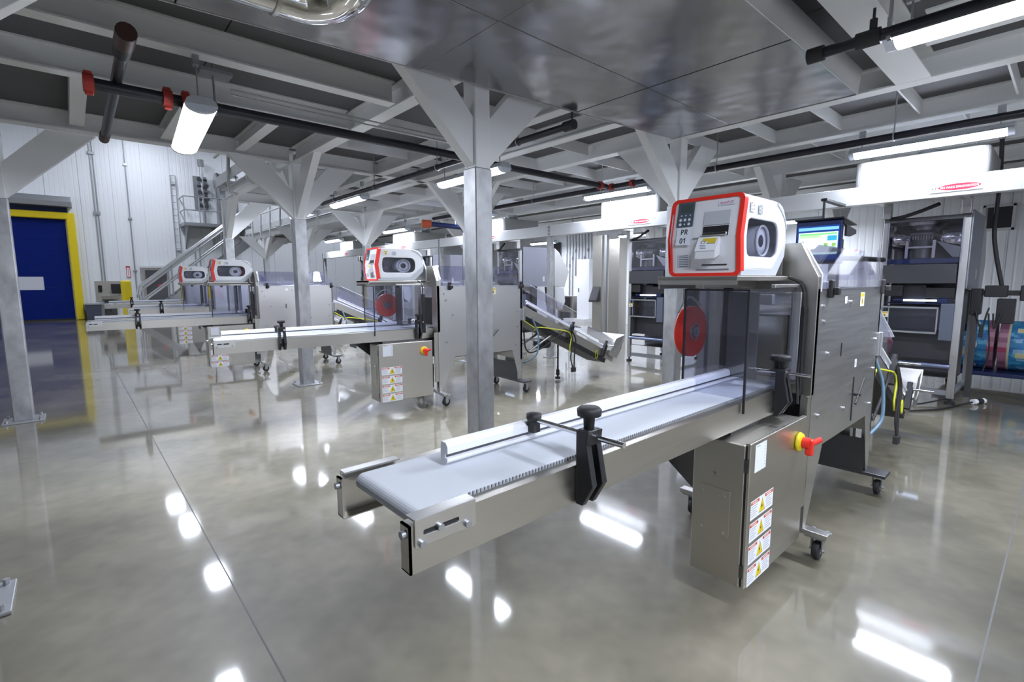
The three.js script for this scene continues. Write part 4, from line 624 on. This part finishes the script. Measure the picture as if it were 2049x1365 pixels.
  mesh('paper_tag', [plate('+z', 0.07, 0.12, [F + 0.75, 1.56, zr + 0.0135])], M.paper, o, null, true);
  mesh('black_hose', [tube([[7.55, 2.36, -1.1], [7.62, 2.3, -1.28], [7.72, 2.26, -1.46], [7.8, 2.25, -1.6]], 0.022, 24, 8)], M.rubber, o);
  o.userData_base = V(0, 0, 0); return o;
}
const PITCH_Z = [0, -3.85, -7.65, -11.45, -15.2];
{
  const b0 = makeBagger('nearest tall bagging machine with blue-white lamp tube and clear front, right of the closing machine');
  const bl = ['', 'second bagging machine, seen between the printer column and the slanting catch chute', 'third bagging machine, mostly hidden behind the middle column', 'fourth bagging machine, behind the second label printer', 'fifth bagging machine, far back left of the braced column'];
  for (let i = 1; i < 5; i++) { const c = copyOf(b0, bl[i]); c.position.z = PITCH_Z[i]; }
  const frame = (label) => {
    const o = thing('support_beam', label, 'beam', 'white support beams of the packing machines');
    mesh('beam', [rb(6.96, 7.08, 2.36, 2.565, -2.98, 0.83, 0.006)], M.beamWhite, o);
    mesh('joint_plate', [bx(6.952, 6.96, 2.365, 2.56, -2.94, -2.86)], M.galv, o); each('hole', [2.4, 2.46, 2.52].map(y => cyl([6.953, y, -2.9], [6.95, y, -2.9], 0.014, 8)), M.black, o);
    mesh('logo_print', [plate('-x', 0.42, 0.085, [6.957, 2.452, -0.9])], logoMat, o, null, true);
    mesh('post', [rb(6.97, 7.07, 0.015, 2.36, -2.98, -2.88, 0.006), bx(6.92, 7.12, 0, 0.015, -3.03, -2.83)], M.clad, o);
    mesh('cross_arm', [rb(7.08, 7.8, 2.4, 2.5, -1.66, -1.58, 0.004), rb(7.08, 7.8, 2.4, 2.5, -0.92, -0.84, 0.004), rb(7.7, 7.8, 2.25, 2.4, -1.66, -1.58, 0.004), rb(7.7, 7.8, 2.25, 2.4, -0.92, -0.84, 0.004)], M.steel, o);
    return o;
  };
  const f0 = frame('white support beam with red oval sign at the far right, over the nearest bagger');
  const fl = ['', 'white support beam with red oval sign left of the PR 01 printer', 'white support beam with red oval sign just right of the middle column', 'white support beam with red oval sign right above the second label printer', 'white support beam with tiny red oval sign, most distant'];
  for (let i = 1; i < 5; i++) { const c = copyOf(f0, fl[i]); c.position.z = PITCH_Z[i]; }
  const feeder = (label) => {
    const o = thing('feeder_housing', label, 'feeder', 'feeder housings on the support beams');
    mesh('housing', exXZ(rrect(7.15, 8.3, -1.86, -0.68, 0.1), 2.585, 2.875, [], 0.01), S({ color: lin(0.3, 0.3, 0.3), metalness: 0.4, roughness: 0.55 }), o);
    each('seam', [bx(7.147, 7.152, 2.6, 2.86, -1.79, -1.787), bx(7.147, 7.152, 2.6, 2.86, -0.77, -0.767)], M.greyP, o);
    mesh('base_frame', [bx(7.1, 8.3, 2.565, 2.585, -1.88, -0.66)], M.navy, o);
    each('eye_bolt', [[-1.72], [-0.8]].map(([z]) => cyl([7.3, 2.87, z], [7.3, 2.93, z], 0.02, 8)), M.chrome, o);
    mesh('motor', [cyl([8.0, 2.875, -1.3], [8.0, 3.05, -1.3], 0.12, 18), rb(7.7, 7.85, 2.87, 2.98, -1.5, -1.1, 0.01)], M.greyP, o);
    return o;
  };
  const d0 = feeder('pale rounded feeder housing under the brightest tube lamp at the right');
  const dl = ['', 'pale feeder housing left of the printer column above a red oval sign', 'pale feeder housing with grey side just right of the middle column', 'pale feeder housing above the second label printer', 'small pale feeder housing, farthest along the white beams'];
  for (let i = 1; i < 5; i++) { const c = copyOf(d0, dl[i]); c.position.z = PITCH_Z[i]; }
}
{
  const o = thing('touch_screen', 'lit blue and green touch screen on an arm above the nearest clear hood', 'screen');
  mesh('casing', [rb(6.1, 6.16, 1.68, 2.13, -2.1, -1.66, 0.008)], M.navy, o);
  mesh('screen', [plate('-x', 0.405, 0.36, [6.098, 1.9, -1.88])], screenMat, o, null, true);
  mesh('hood_bracket', [exXY([[6.02, 2.09], [6.5, 2.04], [6.5, 2.0], [6.3, 1.96], [6.16, 1.96], [6.16, 2.07]], -1.65, -1.63), exXY([[6.04, 2.15], [6.5, 2.1], [6.5, 2.09], [6.04, 2.14]], -2.1, -1.63)], M.black, o);
  mesh('back_box', [rb(6.16, 6.5, 1.68, 1.95, -1.95, -1.74, 0.008)], M.black, o);
  mesh('arm', [cyl([6.45, 1.75, -1.85], [7.8, 1.75, -1.64], 0.03, 12), cyl([6.3, 2.1, -1.9], [6.3, 2.37, -1.9], 0.014, 8), rb(6.28, 6.96, 2.36, 2.39, -1.93, -1.87, 0.004)], M.black, o);
}
{
  const o = thing('cable_rail', 'black rail with control boxes standing across the gap right of the nearest bagger', 'rail');
  mesh('rail', [rb(8.45, 8.55, 1.3, 1.36, -0.8, 0.6, 0.006), rb(8.4, 8.6, 1.06, 1.38, -0.84, -0.74, 0.01)], M.black, o);
  each('control_box', [rb(8.4, 8.6, 1.28, 1.42, -0.72, -0.52, 0.01), rb(8.42, 8.58, 0.96, 1.26, -0.6, -0.44, 0.01), rb(8.4, 8.6, 1.24, 1.42, -0.41, -0.34, 0.01)], M.black, o);
  mesh('cable', [tube([[8.4, 1.1, -0.78], [8.38, 0.95, -0.74], [8.38, 0.9, -0.7], [8.38, 1.05, -0.68], [8.39, 1.15, -0.66]], 0.01, 30, 6), tube([[8.4, 1.08, -0.66], [8.37, 0.88, -0.64], [8.37, 0.6, -0.62], [8.38, 0.35, -0.66]], 0.008, 30, 6), tube([[8.4, 1.08, -0.62], [8.37, 0.9, -0.6], [8.37, 0.98, -0.57], [8.39, 1.1, -0.55]], 0.009, 30, 6)], M.rubber, o);
  mesh('hanging_plug', [rb(8.36, 8.4, 0.78, 0.94, -0.73, -0.69, 0.006)], M.rubber, o);
  each('leg', [rb(8.47, 8.53, 0, 1.3, 0.5, 0.56, 0.004), rb(8.47, 8.53, 0, 1.06, -0.82, -0.76, 0.004)], M.steelDark, o);
  const h = thing('ceiling_hose', 'black hose dropping from the deck to the control boxes at the right edge', 'hose');
  mesh('hose', [tube([[8.55, 3.2, -0.72], [8.55, 2.7, -0.7], [8.53, 2.1, -0.7], [8.51, 1.8, -0.66], [8.5, 1.42, -0.58]], 0.022, 50, 8)], M.rubber, h);
  mesh('clip', [rb(8.52, 8.58, 3.17, 3.22, -0.75, -0.69, 0.004)], M.galv, h);
  const pg = thing('power_plug', 'black and white power plug lying on the floor right of the nearest bagger foot', 'plug');
  mesh('body', [cyl([8.05, 0.035, -0.66], [8.13, 0.035, -0.62], 0.034, 14)], M.rubber, pg); each('collar', [cyl([8.0, 0.035, -0.685], [8.05, 0.035, -0.66], 0.032, 14), cyl([8.13, 0.035, -0.62], [8.17, 0.035, -0.6], 0.032, 14)], M.paper, pg);
  mesh('cable', [tube([[8.0, 0.03, -0.69], [7.8, 0.012, -0.78], [7.3, 0.012, -0.95], [6.9, 0.012, -1.3], [7.2, 0.012, -1.7]], 0.011, 50, 6), tube([[7.85, 0.06, -0.9], [7.5, 0.02, -1.1], [7.2, 0.012, -1.3], [6.8, 0.012, -1.15]], 0.01, 40, 6)], M.rubber, pg);
}
{
  const c = thing('platform_cart', 'low dark blue cart carrying printed film rolls at the right edge', 'cart');
  mesh('deck', [rb(9.35, 10.3, 0.17, 0.225, -1.25, 0.35, 0.01)], M.navy, c);
  for (const [x, z] of [[9.5, -1.1], [10.15, -1.1], [9.5, 0.2], [10.15, 0.2]]) { const m = mesh('caster', [rb(x - 0.05, x + 0.05, 0.14, 0.17, z - 0.05, z + 0.05, 0.004)], M.black, c); mesh('wheel', [cyl([x, 0.07, z - 0.025], [x, 0.07, z + 0.025], 0.07, 18)], M.rubber, m); }
  const roll = (z0, z1, label) => {
    const o = thing('film_roll', label, 'roll', 'printed film rolls on the blue cart');
    const g = new THREE.CylinderGeometry(0.345, 0.345, z1 - z0, 44, 1, true); g.rotateX(Math.PI / 2); g.translate(9.8, 0.571, (z0 + z1) / 2);
    mesh('printed_film', [g], filmMat, o, null, true);
    for (const [a, b] of [[z0, z0 + 0.09], [z1 - 0.07, z1]]) { const g2 = new THREE.CylinderGeometry(0.347, 0.347, b - a, 44, 1, true); g2.rotateX(Math.PI / 2); g2.translate(9.8, 0.571, (a + b) / 2); mesh('film_band', [g2], pinkFilm, o, null, true); }
    const ends = [z0, z1].map(z => { const e = new THREE.RingGeometry(0.075, 0.345, 44, 6); if (z === z0) e.rotateY(Math.PI); e.translate(9.8, 0.571, z); return e; });
    for (const e of ends) mesh('film_end', [e], pinkFilm, o, null, true);
    mesh('core', [cyl([9.8, 0.571, z0 + 0.001], [9.8, 0.571, z1 - 0.001], 0.074, 20)], S({ color: lin(0.35, 0.26, 0.17), roughness: 0.8 }), o);
  };
  roll(-1.2, -0.66, 'blue printed film roll nearest the bagger post on the blue cart'); roll(-0.62, -0.1, 'blue printed film roll at the picture edge with pinkish end showing');
}
{
  const e = thing('elevator_casing', 'pair of tall brown-grey steel elevator casings between the incline chute and the second bagger', 'elevator');
  mesh('casing', [rb(11, 11.35, 0, 2.75, -8.98, -8.66, 0.006)], M.steelWarm, e); mesh('casing', [rb(11, 11.35, 0, 2.62, -8.42, -8.08, 0.006)], M.steelWarm, e);
  mesh('post', [rb(11.02, 11.1, 0, 2.75, -8.6, -8.52, 0.004)], M.galv, e); mesh('discharge_hood', [exXY([[11, 1.35], [10.82, 0.98], [10.82, 0.92], [11, 0.95]], -8.96, -8.7)], M.steelDark, e);
}
{ // right wall: cabinets and conduits
  const x = X1 - 0.03;
  const w = thing('wall_cabinet', 'tall narrow white wall cabinet on a plinth between conduits and elevator', 'cabinet'); mesh('body', [rb(x - 0.4, x, 0.12, 2.3, -12.3, -11.72, 0.01)], M.white, w); mesh('plinth', [bx(x - 0.7, x, 0, 0.12, -12.7, -11.7)], M.beamWhite, w); mesh('handle', [rb(x - 0.42, x - 0.4, 1.1, 1.25, -12.22, -12.19, 0.003)], M.steelDark, w);
  const s = thing('floor_cabinet', 'low stainless steel cabinet standing against the conduit wall', 'cabinet'); mesh('body', [rb(x - 0.5, x, 0.06, 0.94, -13.2, -12.42, 0.01)], M.steelWarm, s); mesh('door', [rb(x - 0.515, x - 0.5, 0.1, 0.9, -13.1, -12.52, 0.004)], M.steelDark, s); mesh('foot', [bx(x - 0.48, x, 0, 0.06, -13.18, -12.44)], M.black, s);
  const p = thing('dark_panel', 'square dark panel on the white wall beside the slanted bagger chute', 'panel'); mesh('panel', [rb(x - 0.08, x, 2.45, 3.0, -13.95, -13.45, 0.01)], M.greyP, p); mesh('frame', [rb(x - 0.085, x - 0.07, 2.43, 3.02, -13.97, -13.43, 0.004)], M.steelDark, p);
  for (let i = 0; i < 9; i++) { const z = -13.15 + i * 0.15, o = thing('conduit', 'thin vertical metal conduit in a row on the white wall beside the white cabinet', 'conduit', 'conduits on the right wall'); mesh('pipe', [cyl([x - 0.04, i % 3 ? 0.95 : 1.7, z], [x - 0.04, 4.2, z], 0.022, 8)], M.galv, o); mesh('fitting', [cyl([x - 0.04, 1.75 + (i % 4) * 0.28, z], [x - 0.04, 1.87 + (i % 4) * 0.28, z], 0.034, 8)], M.greyP, o); }
  const d = thing('wall_hatch', 'dark rectangular hatch with pale frame on the ribbed wall at the right edge', 'hatch'); mesh('panel', [bx(x - 0.03, x, 2.55, 2.98, -1.32, -0.95)], M.black, d); mesh('frame', [rb(x - 0.05, x, 2.98, 3.03, -1.4, -0.9, 0.004), rb(x - 0.05, x, 2.5, 2.55, -1.4, -0.9, 0.004), rb(x - 0.05, x, 2.5, 3.03, -0.95, -0.9, 0.004), rb(x - 0.05, x, 2.5, 3.03, -1.4, -1.35, 0.004)], M.beamWhite, d);
}
{ // back wall: wash station, bin, bollard, sign, conduits, cabinet
  const z = Z0 + 0.03;
  const s = thing('wash_station', 'stainless hand wash basin with splash panel on the back wall', 'sink');
  mesh('splash_panel', [rb(0.83, 1.76, 0.75, 1.62, z, z + 0.03, 0.004)], M.steelWarm, s); mesh('basin', [exZY([[z + 0.02, 0.98], [z + 0.5, 0.98], [z + 0.46, 0.84], [z + 0.3, 0.78], [z + 0.02, 0.78]], 1.02, 1.6, [], 0.008)], M.steel, s);
  mesh('tap', [tube([[1.3, 0.98, z + 0.1], [1.3, 1.15, z + 0.1], [1.3, 1.18, z + 0.2], [1.3, 1.12, z + 0.25]], 0.014, 20, 8)], M.chrome, s); mesh('drain_pipe', [cyl([1.3, 0.3, z + 0.2], [1.3, 0.78, z + 0.2], 0.03, 10), rb(1.1, 1.5, 0.1, 0.78, z, z + 0.1, 0.006)], M.steelDark, s);
  const a = thing('soap_dispenser', 'small black soap dispenser on the splash panel', 'dispenser'); mesh('body', [rb(0.93, 1.06, 1.14, 1.44, z + 0.03, z + 0.14, 0.02, 3)], M.black, a); mesh('nozzle', [rb(0.97, 1.02, 1.1, 1.14, z + 0.06, z + 0.12, 0.008)], M.greyP, a);
  const t = thing('towel_dispenser', 'black towel dispenser beside the yellow bollard', 'dispenser'); mesh('body', [rb(1.37, 1.72, 1.08, 1.5, z + 0.03, z + 0.25, 0.03, 3)], M.black, t); mesh('slot', [bx(1.43, 1.66, 1.075, 1.085, z + 0.1, z + 0.2)], M.greyP, t);
  const b = thing('waste_bin', 'dark grey lidded bin standing below the wash basin', 'bin'); mesh('body', [exXY([[0.47, 0], [0.93, 0], [0.97, 0.62], [0.43, 0.62]], z + 0.1, z + 0.6, [], 0.01)], S({ color: lin(0.06, 0.07, 0.1), roughness: 0.5 }), b); mesh('lid', [rb(0.41, 0.99, 0.62, 0.67, z + 0.08, z + 0.62, 0.012)], M.greyP, b);
  const y = thing('bollard', 'yellow safety bollard in front of the wash basin', 'bollard'); mesh('sleeve', [new THREE.LatheGeometry([[0.165, 0], [0.165, 1.56], [0.155, 1.6], [0.1, 1.62], [0, 1.625]].map(p => new THREE.Vector2(...p)), 28).translate(1.62, 0, -23.84)], M.yellow, y); mesh('foot_ring', [cyl([1.62, 0, -23.84], [1.62, 0.02, -23.84], 0.2, 24)], M.greyP, y);
  const f = thing('safety_sign', 'narrow white sign with red border on the back wall above the bollard', 'sign'); mesh('board', [rb(1.94, 2.1, 1.76, 2.28, z, z + 0.02, 0.004)], M.paper, f); mesh('print', [plate('+z', 0.15, 0.5, [2.02, 2.02, z + 0.0215])], extMat, f, null, true);
  const k = thing('wall_enclosure', 'stainless steel enclosure behind the stair handrail on the back wall', 'cabinet'); mesh('body', [rb(2.5, 3.45, 0.4, 2.2, z, z + 0.4, 0.01)], M.steelWarm, k); mesh('roof', [exZY([[z, 2.3], [z + 0.45, 2.2], [z, 2.2]], 2.45, 3.5)], M.steel, k); mesh('door', [rb(2.58, 3.37, 0.5, 2.1, z + 0.4, z + 0.415, 0.004)], M.steelDark, k); mesh('gauge', [cyl([3.1, 1.4, z + 0.41], [3.1, 1.4, z + 0.44], 0.07, 16)], M.red, k); mesh('stand', [bx(2.55, 2.65, 0, 0.4, z, z + 0.3), bx(3.3, 3.4, 0, 0.4, z, z + 0.3)], M.steel, k);
  const c1 = thing('wall_conduit', 'paired vertical conduit running down the back wall to the wash basin', 'conduit'); each('pipe', [cyl([1.1, 1.62, z + 0.03], [1.1, 8.2, z + 0.03], 0.022, 8), cyl([1.2, 1.62, z + 0.03], [1.2, 8.2, z + 0.03], 0.022, 8)], M.galv, c1); each('junction_box', [rb(1.04, 1.26, 4.42, 4.56, z, z + 0.08, 0.008), rb(1.04, 1.26, 6.9, 7.02, z, z + 0.08, 0.008)], M.galv, c1);
  const c2 = thing('wall_conduit', 'single vertical conduit on the back wall beside the red bordered sign', 'conduit'); mesh('pipe', [cyl([2.26, 0.9, z + 0.03], [2.26, 8.2, z + 0.03], 0.024, 8)], M.galv, c2); each('junction_box', [rb(2.19, 2.33, 4.3, 4.4, z, z + 0.07, 0.008), rb(2.19, 2.33, 2.05, 2.1, z, z + 0.07, 0.008), rb(2.19, 2.33, 6.6, 6.7, z, z + 0.07, 0.008)], M.galv, c2);
}
{ // stair to the mezzanine
  const o = thing('stair', 'galvanised steel stair with double handrails climbing in front of the back wall', 'stair');
  const xa = 1.62, sl = 0.83, za = -22.9, zb = -22.0, X = y => xa + y / sl, top = DK;
  for (const z of [za, zb]) mesh('stringer', [exXY([[xa, 0], [xa + 0.35, 0], [X(top) + 0.3, top - 0.06], [X(top) + 0.3, top + 0.02], [X(top) - 0.05, top + 0.02]], z - 0.02, z + 0.02)], M.galv, o);
  for (let y = 0.2; y < top; y += 0.2) mesh('tread', [bx(X(y) - 0.02, X(y) + 0.27, y - 0.03, y, za + 0.02, zb - 0.02)], M.galv, o);
  for (const z of [za, zb]) {
    const r = (h, rad) => cyl([X(0.25), 0.25 + h, z], [X(top), top + h, z], rad, 10);
    mesh('handrail', [r(1.15, 0.042), cyl([X(0.25), 0.25 + 1.15, z], [X(0.25) - 0.06, 1.1, z], 0.036, 10), r(1.02, 0.03)], M.rail, o); mesh('mid_rail', [r(0.58, 0.034)], M.rail, o);
    for (let i = 0; i < 5; i++) { const y = 0.25 + i * 0.78; mesh('post', [cyl([X(y), y - 0.05, z], [X(y), y + 1.15, z], 0.026, 10)], M.galv, o); }
  }
  const l = thing('stair_landing', 'steel landing joining the stair head to the mezzanine edge', 'landing'); mesh('landing_deck', [bx(X(top) + 0.3, X(top) + 1.6, DK, DK + 0.04, za - 0.02, zb + 0.02)], M.galv, l); mesh('landing_frame', [bx(X(top) + 0.3, X(top) + 1.6, FL, DK, za - 0.02, za + 0.02), bx(X(top) + 0.3, X(top) + 1.6, FL, DK, zb - 0.02, zb + 0.02)], M.paint, l);
  // railing along the mezzanine edge
  const rail = (name, x, z0, z1, step, lbl) => {
    const q = thing('edge_railing', lbl, 'railing');
    for (let z = z0; z > z1; z -= step) mesh('post', [tube([[x - 0.02, FL - 0.06, z], [x - 0.13, FL - 0.02, z], [x - 0.15, FL + 0.2, z], [x - 0.12, FL + 0.7, z], [x - 0.1, DK + 1.1, z]], 0.03, 24, 8)], M.paint, q);
    each('rail', [DK + 1.1, DK + 0.6].map(y => cyl([x - 0.1, y, z0], [x - 0.1, y, z1], 0.024, 10)), M.paint, q); mesh('kick_plate', [bx(x - 0.11, x - 0.09, DK + 0.02, DK + 0.2, z1, z0)], M.beamWhite, q);
  };
  rail('a', 5.5, -12, -21.9, 1.1, 'white railing with looped posts along the far mezzanine edge above the stair'); rail('b', 2.46, -7.8, -11.5, 1.25, 'white railing posts at the mezzanine edge left of the third machine column');
}
{ // service platform high on the back wall
  const z = Z0 + 0.03, o = thing('service_platform', 'small steel service platform with pipe railing high on the back wall', 'platform');
  mesh('platform_deck', [rb(4.1, 6.9, 4.1, 4.25, z, z + 1.1, 0.01)], M.galv, o);
  each('support', [exZY([[z, 4.1], [z + 1.0, 4.1], [z, 3.1]], 4.25, 4.3), exZY([[z, 4.1], [z + 1.0, 4.1], [z, 3.1]], 5.4, 5.45), exZY([[z, 4.1], [z + 1.0, 4.1], [z, 3.1]], 6.6, 6.65)], M.galv, o);
  for (const x of [4.15, 4.75, 5.45, 6.15, 6.85]) mesh('rail_post', [cyl([x, 4.25, z + 1.05], [x, 5.4, z + 1.05], 0.025, 8)], M.galv, o);
  each('rail', [4.8, 5.4].flatMap(y => [cyl([4.15, y, z + 1.05], [6.85, y, z + 1.05], 0.025, 8), cyl([4.15, y, z], [4.15, y, z + 1.05], 0.025, 8)]), M.galv, o);
  const l = thing('wall_ladder', 'narrow caged ladder left of the service platform on the back wall', 'ladder'); each('stile', [3.85, 4.05].map(x => cyl([x, 2.6, z + 0.12], [x, 6.4, z + 0.12], 0.022, 8)), M.galv, l); for (let y = 2.8; y < 6.4; y += 0.3) mesh('rung', [cyl([3.85, y, z + 0.12], [4.05, y, z + 0.12], 0.014, 6)], M.galv, l); each('wall_bracket', [3, 6].map(y => bx(3.84, 4.06, y, y + 0.04, z, z + 0.12)), M.galv, l);
  const t = thing('pressure_tank', 'ribbed steel tank lying on a frame above the service platform', 'tank'); mesh('tank', [cyl([5.55, 6.3, z + 0.5], [6.5, 6.3, z + 0.5], 0.36, 26)], M.steel, t); each('band', [5.65, 6.0, 6.4].map(x => cyl([x - 0.03, 6.3, z + 0.5], [x + 0.03, 6.3, z + 0.5], 0.375, 26)), M.steelDark, t); mesh('stand', [rb(5.6, 5.7, 4.25, 6.0, z + 0.3, z + 0.7, 0.006), rb(6.35, 6.45, 4.25, 6.0, z + 0.3, z + 0.7, 0.006)], M.galv, t);
  const v = thing('valve_tower', 'dark cluttered valve tower standing on the service platform', 'valve'); mesh('back_plate', [rb(4.75, 5.3, 5.0, 6.5, z + 0.02, z + 0.08, 0.006)], M.greyP, v); mesh('riser', [cyl([5.05, 4.25, z + 0.4], [5.05, 6.9, z + 0.4], 0.07, 14)], M.galv, v); each('valve', [0, 1, 2, 3, 4].map(i => merge([cyl([4.85, 5.1 + i * 0.3, z + 0.4], [5.25, 5.1 + i * 0.3, z + 0.4], 0.06, 12), cyl([5.05 + (i % 2 ? 0.14 : -0.14), 5.1 + i * 0.3, z + 0.4], [5.05 + (i % 2 ? 0.14 : -0.14), 5.1 + i * 0.3, z + 0.6], 0.09, 12)])), M.steelDark, v); mesh('motor', [cyl([5.05, 6.9, z + 0.4], [5.05, 7.2, z + 0.4], 0.13, 16)], M.greyP, v);
}
scene.environment = null;
renderer.render(scene, camera);
